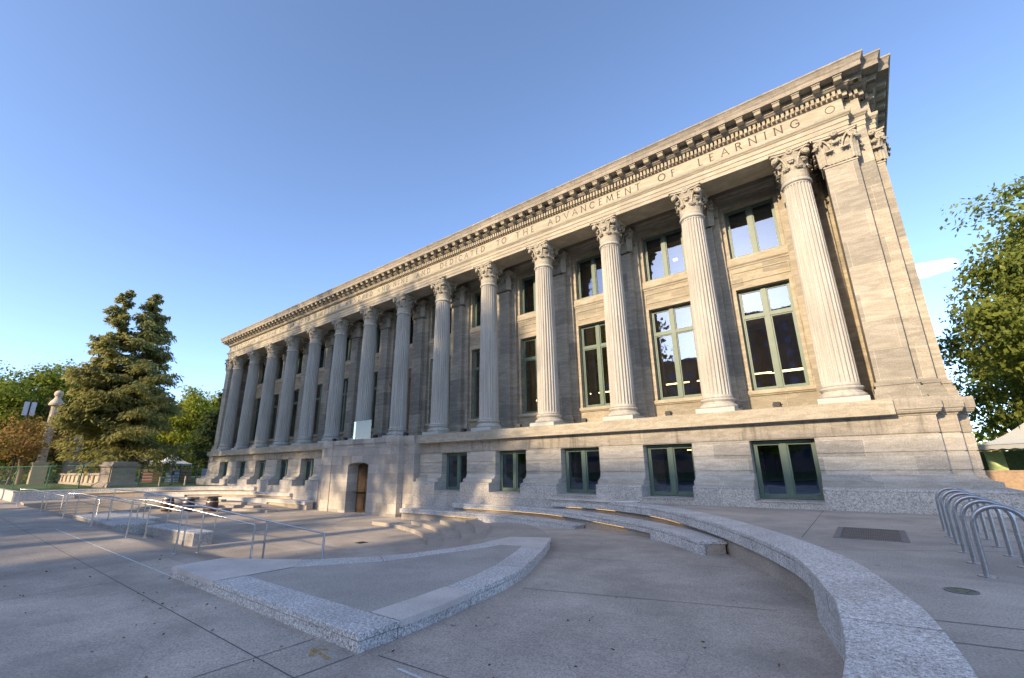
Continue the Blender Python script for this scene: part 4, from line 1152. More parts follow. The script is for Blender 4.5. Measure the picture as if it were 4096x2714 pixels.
# ------------------------------------------------------------------ trees
def leaf_object(name, cen, size, mat_, parent, rng, aspect=1.0, up_bias=0.0, dirs=None, face=None):
    n = len(cen)
    d = rng.normal(size=(n,3)) if dirs is None else dirs+0.35*rng.normal(size=(n,3))
    d /= np.linalg.norm(d,axis=1,keepdims=True)+1e-9
    a = rng.normal(size=(n,3)); a -= d*(a*d).sum(1,keepdims=True); a /= np.linalg.norm(a,axis=1,keepdims=True)+1e-9
    if face is not None:
        nn = face/(np.linalg.norm(face,axis=1,keepdims=True)+1e-9)+0.55*rng.normal(size=(n,3))+np.array([0,0,0.25])
        nn /= np.linalg.norm(nn,axis=1,keepdims=True)+1e-9
        d = d-nn*(d*nn).sum(1,keepdims=True); d /= np.linalg.norm(d,axis=1,keepdims=True)+1e-9; a = np.cross(nn,d)
    s = size*(0.6+0.8*rng.random((n,1)))
    u = d*s*aspect; w = a*s*0.55
    V = np.empty((n,4,3)); V[:,0] = cen-u; V[:,1] = cen-w*1.0+u*0.1; V[:,2] = cen+u; V[:,3] = cen+w*1.0+u*0.1
    me = bpy.data.meshes.new(name); me.vertices.add(4*n); me.loops.add(4*n); me.polygons.add(n)
    me.vertices.foreach_set('co', V.reshape(-1).astype(np.float32)); me.loops.foreach_set('vertex_index', np.arange(4*n,dtype=np.int32))
    me.polygons.foreach_set('loop_start', np.arange(0,4*n,4,dtype=np.int32)); me.polygons.foreach_set('loop_total', np.full(n,4,dtype=np.int32))
    me.materials.append(mat_); me.update(calc_edges=True)
    o = bpy.data.objects.new(name, me); C.objects.link(o); o.parent = parent; return o
M['bark'] = plain('bark', (0.10,0.08,0.062), 0.95, nz=0.45, scale=9)
M['bark_light'] = plain('bark_warm', (0.26,0.19,0.13), 0.95, nz=0.35, scale=9)
LM = {'green':leaf_mat('leaf_green', (0.11,0.145,0.026), (0.29,0.33,0.05), (0.45,0.44,0.08)),
      'yellow':leaf_mat('leaf_yellow_green', (0.20,0.23,0.03), (0.38,0.41,0.06), (0.5,0.48,0.1), 0.5),
      'dark':leaf_mat('leaf_dark', (0.035,0.055,0.026), (0.075,0.105,0.045), (0.10,0.125,0.05), 0.25),
      'spruce':leaf_mat('spruce_needles', (0.20,0.21,0.075), (0.42,0.39,0.14), (0.58,0.50,0.20), 0.5),
      'copper':leaf_mat('leaf_copper', (0.20,0.19,0.045), (0.50,0.27,0.12), (0.36,0.36,0.07), 0.45),
      'oak':leaf_mat('leaf_oak', (0.12,0.155,0.035), (0.29,0.34,0.07), (0.50,0.50,0.20), 0.5)}
def tree(name, label, cat, base, H, Rr, cb, seed, nl, ls, mt, group, bark='bark', squash=1.0, lean=(0,0), nclump=110, trunk_r=None, spread=0.16, shell=0.45):
    rng = np.random.default_rng(seed); root = empty(name, base, label, cat, group)
    cz = (cb+H)/2; rz = (H-cb)/2
    # clump centres fill an uneven egg; lobes push it in and out
    cl = []
    ph = rng.random(6)*6.28
    while len(cl) < nclump:
        v = rng.normal(size=3); v /= np.linalg.norm(v); r = (shell+(1-shell)*rng.random())**0.8
        az = math.atan2(v[1],v[0]); lob = 0.95+0.13*math.sin(3*az+ph[0]+3*v[2])+0.10*math.sin(5*az+ph[1])+0.10*math.sin(4*v[2]*3+ph[2])
        wid = 1.0-0.30*max(0,v[2])-0.08*max(0,-v[2])
        cl.append([lean[0]+v[0]*Rr*r*lob*wid, lean[1]+v[1]*Rr*r*lob*wid*squash, cz+v[2]*rz*r*lob])
    cl = np.array(cl)
    idx = rng.integers(0, nclump, nl); cs = Rr*spread*(0.6+0.8*rng.random(nclump))
    off = np.clip(rng.normal(size=(nl,3)),-1.7,1.7); off[:,2] *= 0.62
    cen = cl[idx]+off*cs[idx][:,None]
    cc = np.array([lean[0],lean[1],cz-rz*0.2]); leaf_object('crown', cen, ls, LM[mt], root, rng, face=0.5*(cen-cc)/Rr+off*0.45)
    m = MB(); tr_ = trunk_r or H*0.022
    top = Vector((lean[0]*0.8,lean[1]*0.8,cb+rz*1.0))
    pts = [Vector((0,0,-0.3)), Vector((0.02,0,0.3)), Vector((lean[0]*0.2+rng.normal()*0.08, lean[1]*0.2+rng.normal()*0.08, cb*0.6)), Vector((lean[0]*0.5,lean[1]*0.5,cb+rz*0.3)), top]
    m.tube(pts, [tr_*1.5,tr_*1.1,tr_*0.95,tr_*0.7,tr_*0.25], 9)
    for k in range(16):
        e = Vector(cl[rng.integers(0,nclump)]); t = rng.uniform(0.35,0.95); s = pts[2].lerp(top, t*0.8)
        mid = s.lerp(e,0.5)+Vector((0,0,rz*0.08)); m.tube([s,mid,e], [tr_*0.42,tr_*0.25,tr_*0.08], 6)
    mesh_obj('trunk', m, M[bark], root); return root
def spruce(label, base, H, Rr, seed, mt='spruce', group='conifers', dens=1.0, low=2.2, top_split=None):
    rng = np.random.default_rng(seed); root = empty('spruce_tree', base, label, 'spruce', group)
    m = MB(); m.tube([(0,0,-0.4),(0,0,1),(0.1,0,H*0.5),(0,0,H)], [H*0.024,H*0.019,H*0.011,0.02], 9)
    cen = []; dr = []
    leaders = [(0,0,H,0)] + ([top_split] if top_split else [])
    for (lx, ly, LHh, zb) in leaders:
        z = max(low, zb)
        while z < LHh-0.3:
            t = (z)/LHh; L = Rr*(1-t)**(0.60 if t < 0.6 else 0.70)*(0.85 if zb == 0 else 0.62)+0.35
            nb = int(5+2.5*(1-t))
            for k in range(nb):
                az = rng.random()*6.283; l = L*rng.uniform(0.5,1.28); droop = 0.52*l+0.25*rng.random()-0.5*l*(t**1.3)
                d = np.array([math.cos(az), math.sin(az)]); ns = max(4, int(l*3.2))
                zz0 = z+rng.uniform(-0.3,0.3); side = np.array([-d[1],d[0]])
                pts = []
                for i in range(ns+1):
                    u = i/ns; pts.append((lx*min(1,1)+d[0]*l*u, ly+d[1]*l*u, zz0-droop*math.sin(u*1.7)+0.16*l*u*u))
                if l > 1.2: m.tube(pts[::2] if len(pts[::2])>1 else pts, [0.05*(1-0.8*i/max(1,len(pts[::2])-1)) for i in range(len(pts[::2]))], 5)
                nn = int(l*46*dens)+8
                uu = rng.random(nn)**0.65; P = np.array(pts); ii = np.minimum((uu*ns).astype(int), ns-1); fr_ = uu*ns-ii
                q = P[ii]*(1-fr_[:,None])+P[ii+1]*fr_[:,None]
                lat = rng.normal(size=nn)*0.28*l*(0.35+0.5*uu)*0.75
                q[:,0] += side[0]*lat; q[:,1] += side[1]*lat; q[:,2] -= np.abs(lat)*0.35+rng.random(nn)**1.5*1.0*(0.4+0.6*(1-t))
                keep = q[:,2] > low*0.5+0.9*math.sin(5*az+1.3)+0.6*math.sin(2*az)+0.8*rng.random(nn); q = q[keep]; cen.append(q)
                dd = np.zeros((nn,3)); dd[:,0] = d[0]*0.6+side[0]*np.sign(lat)*0.5; dd[:,1] = d[1]*0.6+side[1]*np.sign(lat)*0.5; dd[:,2] = -0.55; dr.append(dd[keep])
            z += rng.uniform(0.45,0.75)
    cen = np.concatenate(cen); dr = np.concatenate(dr)
    fc = cen.copy(); fc[:,2] = 0.6*np.linalg.norm(cen[:,:2],axis=1); leaf_object('needles', cen, 0.17, LM[mt], root, rng, aspect=1.5, dirs=dr, face=fc)
    mesh_obj('trunk', m, M['bark'], root); return root

spruce('tall spruce with two tops and drooping branches left of the library', (-73.3,15.0,0.05), 25.2, 7.4, 11, dens=1.5, low=4.4, top_split=(-0.4,-3.1,25.3,8.0))
spruce('dark drooping conifer close to the left end of the library', (-79,28.2,0), 15.5, 7.0, 12, mt='dark', dens=1.6, low=4.4)
spruce('shorter blue green spruce behind the carved pylon', (-97,10.5,0.05), 13.5, 4.6, 13, dens=1.0)
bg = [(-104,-1.0,17.5,6.5,'green'),(-100,5.5,16,5.5,'green'),(-106,10.0,19.8,6.2,'green'),(-103,15.5,18.4,5.2,'green'),(-118,2,20,7,'green'),(-92,27.0,16,4.6,'yellow'),(-112,22,16.5,6,'yellow'),(-110,-9,18,7,'green'),(-102,34,17,5.5,'yellow'),(-125,14,19,7,'dark'),(-112,-17,19,7,'green'),(-128,30,18,7,'green')]
bl = ['broad green tree at the far left edge behind the lamp banner','green tree just left of the ball topped column','tall green tree rising above the ball topped column','green tree behind the carved pylon','green tree deep behind the ball topped column','sunlit yellow green tree right of the tall spruce','yellow green tree behind the white tents','green tree cut by the left edge of the view','yellow green tree far behind the dark conifer','dark tree far behind the tall spruce','green tree beyond the left edge','distant green tree behind the sunlit yellow one']
for i, (x, y, h, r, k) in enumerate(bg):
    tree('deciduous_tree', bl[i], 'tree', (x,y,0.05), h, r, 2.6, 40+i, 15000, 0.24, k, 'trees beyond the lawn', nclump=120)
tree('copper_tree', 'small spreading tree with reddish leaves on the lawn at the left edge', 'tree', (-91.5,8.3,0.05), 8.8, 5.6, 3.0, 77, 5200, 0.17, 'copper', 'trees beyond the lawn', bark='bark_light', lean=(1.0,-1.0), trunk_r=0.28, nclump=90, shell=0.3)
tree('oak_tree', 'large leafy tree at the right edge beside the library', 'tree', (11.2,38.5,0), 18.2, 7.2, 0.9, 91, 50000, 0.15, 'oak', 'trees right of the library', nclump=190, spread=0.10, shell=0.4)
tree('oak_tree', 'second leafy tree behind the large one at the right edge', 'tree', (10.6,52,0), 14.0, 4.6, 1.0, 92, 16000, 0.17, 'oak', 'trees right of the library', nclump=220, spread=0.13)
tree('oak_tree', 'leafy tree beyond the right edge of the view', 'tree', (24,42,0), 17, 7.5, 2.0, 93, 20000, 0.22, 'oak', 'trees right of the library')
# far wood closing the horizon
rng = np.random.default_rng(5); n = 60000
fx = np.where(rng.random(n) < 0.75, rng.uniform(-230,-150,n), rng.uniform(-150,160,n))
fy = np.where(fx < -150, rng.uniform(-60,140,n), rng.uniform(130,170,n)); hh = 9+4*np.sin(fx*0.21)+3*np.sin(fy*0.33+1)
fw = leaf_object('far_wood', np.stack([fx,fy,rng.random(n)**0.8*hh],1), 0.8, LM['green'], None, rng); fw['kind'] = 'stuff'

# ------------------------------------------------------------------ park furniture on the left
M['tent'] = plain('white_canvas', (0.72,0.75,0.80), 0.7, nz=0.06)
M['pale_stone'] = stone('pale_stone', (0.58,0.48,0.36), (0.68,0.58,0.45), 0.5)
M['pink_stone'] = stone('pink_stone', (0.40,0.33,0.28), (0.50,0.42,0.36), 0.5, joints=(2.0,0.6))
pd = empty('stone_pedestal', (-60.4,12.3,0.08), 'large pinkish stone pedestal at the end of the balustrade', 'pedestal')
PROFP = [(1.0,0),(1.0,0.16),(0.92,0.22),(0.80,0.34),(0.72,0.50),(0.70,0.56)]
rzm = Matrix.Rotation(R(-72),4,'Z')
def sqstack(mb, prof, sx, sy):
    for (a, z0), (b, z1) in zip(prof[:-1], prof[1:]):
        vs = [(s1*(sx+a),s2*(sy+a),z0) for s1,s2 in ((-1,-1),(1,-1),(1,1),(-1,1))]+[(s1*(sx+b),s2*(sy+b),z1) for s1,s2 in ((-1,-1),(1,-1),(1,1),(-1,1))]
        mb.add(vs, [(0,1,5,4),(1,2,6,5),(2,3,7,6),(3,0,4,7),(4,5,6,7)])
m = MB(); sqstack(m, [(0.55,0),(0.55,0.22),(0.42,0.34),(0.26,0.46),(0.2,0.5),(0.2,1.85),(0.28,1.9),(0.28,2.02)], 0.9, 0.7); m.xform(rzm); mesh_obj('body', m, M['pink_stone'], pd)
m = MB(); sqstack(m, [(0.0,2.02),(0.36,2.03),(0.36,2.18),(0.2,2.2),(0.2,2.42)], 0.9, 0.7); m.xform(rzm); mesh_obj('cap', m, M['pink_stone'], pd)
m = MB()
for s in (-1,1):
    for a in ((-0.8,0.75,0.8,0.79),(-0.8,1.61,0.8,1.65)): m.box((a[0],s*0.9-0.02,a[1]),(a[2],s*0.9+0.02,a[3]))
    for a in (-0.8,0.76): m.box((a,s*0.9-0.02,0.79),(a+0.04,s*0.9+0.02,1.61))
m.xform(rzm); mesh_obj('panel_moulding', m, M['pink_stone'], pd)
m = MB(); m.box((-0.8,-0.925,1.68),(-0.5,-0.90,1.82)); m.xform(rzm); mesh_obj('plaque', m, M['black'], pd)
bw = empty('balustrade', (-75.5,12.0,0.08), 'low stone balustrade wall with sunk panels left of the pedestal', 'balustrade')
m = MB(); m.box((-13.5,-0.18,0),(12.6,0.18,0.28)); m.box((-13.5,-0.26,1.12),(12.6,0.26,1.35))
for k in range(11):
    x = -13.5+k*2.6; m.box((x-0.25,-0.22,0.28),(x+0.25,0.22,1.12))
mesh_obj('wall', m, M['pink_stone'], bw)
m = MB()
for k in range(10): x = -12.2+k*2.6; m.box((x-1.02,-0.08,0.28),(x+1.02,0.08,1.12))
mesh_obj('panel', m, M['pale_stone'], bw)
bw2 = empty('balustrade', (-101,4.0,0.05), 'distant pale balustrade behind the copper tree', 'balustrade')
m = MB(); m.box((-0.3,-13,0),(0.3,7,0.4)); m.box((-0.35,-13,1.3),(0.35,7,1.6))
for k in range(26): m.lathe([(0.09,0.4),(0.16,0.6),(0.10,0.9),(0.08,1.1),(0.14,1.3)], 8, c=(0,-12.6+k*0.76))
mesh_obj('wall', m, M['pale_stone'], bw2)
mc_ = empty('monument_column', (-89.5,9.75,0.05), 'pale fluted stone column topped by a ball among the trees', 'column')
m = MB(); m.box((-0.75,-0.75,0),(0.75,0.75,2.6)); m.box((-0.85,-0.85,2.6),(0.85,0.85,2.85)); mesh_obj('pedestal', m, M['pale_stone'], mc_)
m = MB(); m.lathe([(0.56,2.85),(0.56,3.0),(0.50,3.1),(0.45,10.4),(0.5,10.5)], 48, rad=lambda r,z,a: r-0.03*max(0,math.sin(a*12))); mesh_obj('shaft', m, M['pale_stone'], mc_)
m = MB(); m.lathe([(0.52,10.5),(0.78,10.6),(0.80,10.85),(0.62,11.2),(0.36,11.6),(0.30,11.85)], 28); mesh_obj('cap', m, M['pale_stone'], mc_)
m = MB(); m.ellipsoid((0,0,12.25),(0.5,0.5,0.5),18,12); mesh_obj('ball', m, M['pale_stone'], mc_)
ob_ = empty('carved_pylon', (-89.0,12.9,0.05), 'tall grey carved stone pylon partly hidden by the spruce', 'pylon')
m = MB(); m.box((-0.9,-0.9,0),(0.9,0.9,3.2)); mesh_obj('base', m, M['pink_stone'], ob_)
m = MB(); z = 3.2; random.seed(9)
while z < 14.6:
    h = random.uniform(0.7,1.3); r = random.uniform(0.5,0.72)
    m.lathe([(r*0.8,z),(r*1.05,z+h*0.25),(r,z+h*0.6),(r*0.72,z+h)], 10, rad=lambda rr,zz,a: rr*(1+0.12*math.sin(4*a+zz*3))); z += h
m.ellipsoid((0,0,z+0.4),(0.55,0.55,0.8),10,8); mesh_obj('carving', m, M['pink_stone'], ob_)
lb = empty('lamp_post', (-89.8,7.3,0.05), 'lamp post with two pale hanging banners', 'lamp post')
m = MB(); m.tube([(0,0,0),(0,0,11.2)],[0.11,0.07],8); m.tube([(0,-0.75,10.95),(0,0.75,10.95)],0.03,6); m.tube([(0,-0.75,9.0),(0,0.75,9.0)],0.03,6); m.lathe([(0.24,0),(0.2,0.7),(0.11,1.0)],10); mesh_obj('pole', m, M['black'], lb)
for s in (-1,1):
    m = MB(); m.box((-0.015,s*0.34-0.25,9.05),(0.015,s*0.34+0.25,10.9)); mesh_obj('banner', m, M['tent'], lb)
# chain link fence
def chain_mat():
    m, nt, b, out = mat('chain_link'); b.inputs['Base Color'].default_value = (0.06,0.13,0.09,1); b.inputs['Roughness'].default_value = 0.6
    tc = nt.nodes.new('ShaderNodeUVMap'); mp = nt.nodes.new('ShaderNodeSeparateXYZ'); nt.links.new(nt.nodes.new('ShaderNodeTexCoord').outputs['UV'], mp.inputs[0])
    outv = []
    for sgn in (1,-1):
        a = N(nt,'ShaderNodeMath',operation='MULTIPLY_ADD'); nt.links.new(mp.outputs[1], a.inputs[0]); a.inputs[1].default_value = sgn; nt.links.new(mp.outputs[0], a.inputs[2])
        f = N(nt,'ShaderNodeMath',operation='PINGPONG'); nt.links.new(a.outputs[0], f.inputs[0]); f.inputs[1].default_value = 0.09
        c = N(nt,'ShaderNodeMath',operation='LESS_THAN'); nt.links.new(f.outputs[0], c.inputs[0]); c.inputs[1].default_value = 0.006; outv.append(c)
    mxx = N(nt,'ShaderNodeMath',operation='MAXIMUM'); nt.links.new(outv[0].outputs[0], mxx.inputs[0]); nt.links.new(outv[1].outputs[0], mxx.inputs[1])
    t = nt.nodes.new('ShaderNodeBsdfTransparent'); mx = nt.nodes.new('ShaderNodeMixShader'); nt.links.new(mxx.outputs[0], mx.inputs[0]); nt.links.new(t.outputs[0], mx.inputs[1]); nt.links.new(b.outputs[0], mx.inputs[2]); nt.links.new(mx.outputs[0], out.inputs[0]); return m
M['chain'] = chain_mat(); M['fence_green'] = plain('fence_green', (0.05,0.20,0.11), 0.5); M['fence_dark'] = plain('fence_dark_green', (0.03,0.06,0.045), 0.5)
def fence(pts, label, h, pm, z):
    root = empty('chain_fence', (pts[0][0],pts[0][1],z), label, 'fence', 'chain link fences'); b = Vector(pts[0])
    P = [Vector(p)-b for p in pts]
    for p in P:
        m = MB(); m.tube([(p.x,p.y,0),(p.x,p.y,h+0.05)],0.045,8); m.ellipsoid((p.x,p.y,h+0.06),(0.05,0.05,0.03),8,6); mesh_obj('post', m, pm, root)
    m = MB(); m.tube([(p.x,p.y,h) for p in P],0.026,6); m.tube([(p.x,p.y,0.06) for p in P],0.012,6); mesh_obj('top_rail', m, pm, root)
    m = MB(); uv = []; L = 0
    for p, q in zip(P[:-1],P[1:]):
        d = (q-p).length; m.add([(p.x,p.y,0.04),(q.x,q.y,0.04),(q.x,q.y,h),(p.x,p.y,h)],[(0,1,2,3)]); uv += [(L,0),(L+d,0),(L+d,h),(L,h)]; L += d
    o = mesh_obj('chain_mesh', m, M['chain'], root); ul = o.data.uv_layers.new(name='UVMap')
    for i, c in enumerate(uv): ul.data[i].uv = c
fence([(-76,1.2),(-67.4,5.85),(-63.0,7.65),(-59.5,9.4)], 'bright green chain link fence across the lawn at the left', 2.08, M['fence_green'], 0.08)
fence([(-59.4,9.4),(-59.0,11.4),(-57.4,13.4),(-56.0,14.85)], 'dark green chain link fence in front of the stone pedestal', 1.9, M['fence_dark'], 0.08)
fence([(-56.4,17.15),(-57.6,18.3),(-59.2,19.0)], 'short dark fence piece beside the left corner of the library', 1.9, M['fence_dark'], 0.08)
def stake(x, y, lb):
    m = MB(); m.box((-0.09,-0.09,0),(0.09,0.09,0.85)); m.box((-0.1,-0.1,0.85),(0.1,0.1,0.92)); o = mesh_obj('wooden_post', m, M['pale_stone']); o.location = (x,y,0.08); tag(o, lb, 'post', 'short wooden posts by the gate')
stake(-56.6,14.95,'short pale post left of the standing person'); stake(-57.2,17.3,'short pale post right of the standing person')
# market tents
def tent(loc, s, eave, peak, label, rz=0, grp='white market tents'):
    root = empty('market_tent', loc, label, 'tent', grp, rz)
    m = MB(); n = 8; rings = []
    for j in range(n+1):
        t = j/n; hw = s*(1-t)+0.03; z = eave+(peak-eave)*(t**1.55); rings.append([(-hw,-hw,z),(hw,-hw,z),(hw,hw,z),(-hw,hw,z)])
    vs = [v for r in rings for v in r]; m.add(vs, [(4*j+k,4*j+(k+1)%4,4*j+4+(k+1)%4,4*j+4+k) for j in range(n) for k in range(4)]+[(4*n,4*n+1,4*n+2,4*n+3)]); mesh_obj('canopy', m, M['tent'], root)
    m = MB(); e = [(-s,-s),(s,-s),(s,s),(-s,s)]
    for k in range(4):
        a = Vector(e[k]); b2 = Vector(e[(k+1)%4]); q = 12; vs = []
        for i in range(q+1): p = a.lerp(b2,i/q); vs += [(p.x,p.y,eave+0.01),(p.x,p.y,eave-0.28+0.06*abs(math.sin(PI*i/2)))]
        m.add(vs, [(2*i,2*i+2,2*i+3,2*i+1) for i in range(q)])
    mesh_obj('valance', m, M['tent'], root)
    for x, y in e:
        m = MB(); m.tube([(x*0.985,y*0.985,0),(x*0.985,y*0.985,eave)],0.035,6); mesh_obj('leg', m, M['galv'], root)
tent((-88,15.8,0.05), 1.9, 2.5, 4.1, 'white market tent left of the pedestal')
tent((-92,18.0,0.05), 1.9, 2.5, 4.1, 'white market tent just behind the pedestal')
tent((-84.0,19.4,0.05), 1.9, 2.5, 4.15, 'white market tent behind the spruce trunk')
tent((-80.5,22.2,0.05), 2.0, 2.45, 4.05, 'white market tent left of the dark conifer')
M['tarp'] = plain('blue_tarp', (0.05,0.09,0.26), 0.6, nz=0.3)
m = MB(); m.add([(-2.2,-1,0),(2.2,-1,0),(2.2,1,0),(-2.2,1,0),(-1.2,-0.3,1.15),(1.4,-0.2,1.45),(1.3,0.4,1.4),(-1.1,0.3,1.1)], [(0,1,5,4),(1,2,6,5),(2,3,7,6),(3,0,4,7),(4,5,6,7)])
o = mesh_obj('tarp_cover', m, M['tarp']); o.location = (-84,15.3,0.6); o.rotation_euler.z = R(80); tag(o, 'dark blue tarp heaped over goods behind the balustrade', 'tarp')
def crate(loc, dims, c, lb, pat=None, rz=70):
    root = empty('market_box', loc, lb, 'box', 'boxes and panels at the market', R(rz)); a = plain('box_'+lb.split()[0], c, 0.8, nz=0.2, scale=3)
    m = MB(); x, y, z = dims; m.box((-x/2,-y/2,0),(x/2,y/2,z)); mesh_obj('body', m, a, root)
    m = MB()
    for k in range(4): m.box((-x/2-0.01,-y/2-0.012,0.08+k*(z-0.16)/4),(x/2+0.01,-y/2-0.002,0.08+(k+0.45)*(z-0.16)/4))
    mesh_obj('stripes', m, plain('pat_'+lb.split()[0], pat or [v*0.6 for v in c], 0.8), root)
    m = MB(); m.box((-x/2-0.02,-y/2-0.02,z),(x/2+0.02,y/2+0.02,z+0.03)); mesh_obj('lid', m, a, root)
crate((-80,19.6,0.05),(1.1,0.8,1.75),(0.55,0.50,0.48),'red and white striped box under the spruce',(0.45,0.07,0.06))
crate((-78,20.2,0.05),(0.9,0.8,1.35),(0.26,0.17,0.09),'brown box beside the striped one')
crate((-77,21.6,0.05),(1.5,0.5,1.75),(0.45,0.55,0.62),'blue wavy patterned panel at the market',(0.20,0.32,0.45))
crate((-75,22.6,0.05),(1.2,0.9,1.6),(0.38,0.30,0.18),'tan carton left of the standing person')
crate((-76,25.5,0.05),(1.4,0.5,1.7),(0.60,0.60,0.66),'white lilac panel right of the standing person',(0.45,0.45,0.58))
crate((-73,26.6,0.05),(1.1,0.9,1.25),(0.50,0.33,0.17),'orange brown carton by the left corner of the library')
# standing person
def person(loc, rz):
    root = empty('person', loc, 'standing person in dark jacket and blue jeans behind the fence', 'person', None, rz)
    def skin(name, pts, edges, radii, m_, sub=1):
        me = bpy.data.meshes.new(name); me.from_pydata(pts, edges, []); o = bpy.data.objects.new(name, me); C.objects.link(o); o.parent = root
        md = o.modifiers.new('skin','SKIN'); o.modifiers.new('sub','SUBSURF').levels = sub; o.modifiers['sub'].render_levels = sub
        for i, r_ in enumerate(radii): me.skin_vertices[0].data[i].radius = r_ if isinstance(r_,tuple) else (r_,r_)
        me.skin_vertices[0].data[0].use_root = True; me.materials.append(m_); return o
    sk = plain('skin_tone', (0.45,0.28,0.20), 0.6)
    P = [(0,0,0.95),(0,0,1.15),(0,0.01,1.38),(0,0.0,1.50),(0,0.01,1.58),(0,0.015,1.68),(0,0.01,1.76),
         (0.10,0,0.90),(0.11,0.01,0.50),(0.11,-0.01,0.08),(0.11,0.13,0.03),(-0.10,0,0.90),(-0.11,-0.01,0.50),(-0.11,-0.03,0.08),(-0.11,0.11,0.03),
         (0.19,0,1.42),(0.25,-0.02,1.15),(0.24,0.10,0.92),(0.23,0.14,0.84),(-0.19,0,1.42),(-0.25,-0.02,1.15),(-0.24,0.10,0.92),(-0.23,0.14,0.84)]
    E_ = [(0,1),(1,2),(2,3),(3,4),(4,5),(5,6),(0,7),(7,8),(8,9),(9,10),(0,11),(11,12),(12,13),(13,14),(2,15),(15,16),(16,17),(17,18),(2,19),(19,20),(20,21),(21,22)]
    rr = [(0.15,0.11),(0.14,0.10),(0.16,0.11),0.06,(0.085,0.095),(0.09,0.105),(0.06,0.07),0.09,0.06,0.045,0.04,0.09,0.06,0.045,0.04,0.06,0.045,0.035,0.03,0.06,0.045,0.035,0.03]
    skin('body', P, E_, rr, sk)
    jk = plain('dark_jacket', (0.035,0.035,0.04), 0.8, nz=0.3)
    skin('jacket', [(0,0,0.92),(0,0,1.15),(0,0.01,1.40),(0,0,1.48),(0.2,0,1.42),(0.26,-0.02,1.15),(0.245,0.09,0.94),(-0.2,0,1.42),(-0.26,-0.02,1.15),(-0.245,0.09,0.94)], [(0,1),(1,2),(2,3),(2,4),(4,5),(5,6),(2,7),(7,8),(8,9)], [(0.19,0.14),(0.18,0.135),(0.18,0.13),0.08,0.08,0.065,0.055,0.08,0.065,0.055], jk)
    skin('jeans', [(0,0,0.98),(0,0,0.88),(0.10,0,0.84),(0.11,0.01,0.5),(0.11,-0.01,0.10),(-0.10,0,0.84),(-0.11,-0.01,0.5),(-0.11,-0.03,0.10)], [(0,1),(1,2),(2,3),(3,4),(1,5),(5,6),(6,7)], [(0.17,0.125),(0.16,0.12),0.105,0.078,0.062,0.105,0.078,0.062], plain('blue_jeans', (0.16,0.22,0.33), 0.85, nz=0.3))
    m = MB(); m.ellipsoid((0,-0.005,1.735),(0.088,0.105,0.075),12,8); mesh_obj('hair', m, plain('hair_grey', (0.25,0.2,0.16), 0.8), root)
    m = MB()
    for s in (-1,1): m.ellipsoid((s*0.11,0.04 if s>0 else 0.02,0.045),(0.05,0.13,0.05),10,6)
    mesh_obj('shoes', m, M['black'], root)
person((-60.3,16.95,0.03) if False else (-60.3,16.95,0.08), R(150))

# ------------------------------------------------------------------ right of the library
tent((8.9,38.2,0), 2.9, 2.35, 5.0, 'white tent with curved roof at the right edge', 0.35, None)
bp = empty('green_screen', (8.2,41.2,0.02), 'green cloth screen fence with pale yellow green sheets under the tent', 'screen')
M['scr'] = plain('green_cloth', (0.10,0.15,0.075), 0.8, nz=0.25); M['scr2'] = plain('pale_green_sheet', (0.42,0.52,0.26), 0.7, nz=0.15)
m = MB(); vs = []; q = 60
for i in range(q+1):
    x = -4+8*i/q; y = 0.05*math.sin(i*0.9); vs += [(x,y,0.1),(x,y+0.03*math.sin(i*1.7),2.0)]
m.add(vs, [(2*i,2*i+2,2*i+3,2*i+1) for i in range(q)]); m.smooth = True; mesh_obj('screen_cloth', m, M['scr'], bp)
for x in (-2.15,0.1,2.2):
    m = MB(); vs = []
    for j in range(13):
        for i in range(13):
            u, v = i/12, j/12; vs.append((x-0.42+0.84*u+0.05*(1-v), -0.42+0.07*math.sin(PI*u)*math.sin(v*9+u*3)-0.05*v, 0.75+1.28*v-0.10*math.sin(PI*u)*v))
    m.add(vs, [(j*13+i,j*13+i+1,(j+1)*13+i+1,(j+1)*13+i) for j in range(12) for i in range(12)], True); mesh_obj('hanging_sheet', m, M['scr2'], bp)
for k in range(6):
    m = MB(); m.tube([(-4+1.6*k,0.06,0),(-4+1.6*k,0.06,2.1)],0.03,6); mesh_obj('post', m, M['galv'], bp)
m = MB(); m.box((-4,-0.1,2.02),(-1.2,0.0,2.2)); m.box((-4,-0.12,2.24),(-1.2,-0.02,2.3)); mesh_obj('top_board', m, M['wood'], bp)
tw = empty('low_wall', (7.8,33.5,0), 'low tan wall beside the library under the green screen', 'wall')
M['tan'] = plain('tan_block', (0.36,0.25,0.16), 0.9, nz=0.2, scale=9)
m = MB(); m.box((-4.5,0,-0.1),(4.5,0.3,0.92)); mesh_obj('body', m, M['tan'], tw)
m = MB(); m.box((-4.5,-0.03,0.92),(4.5,0.33,1.0)); mesh_obj('cap', m, M['tan'], tw)

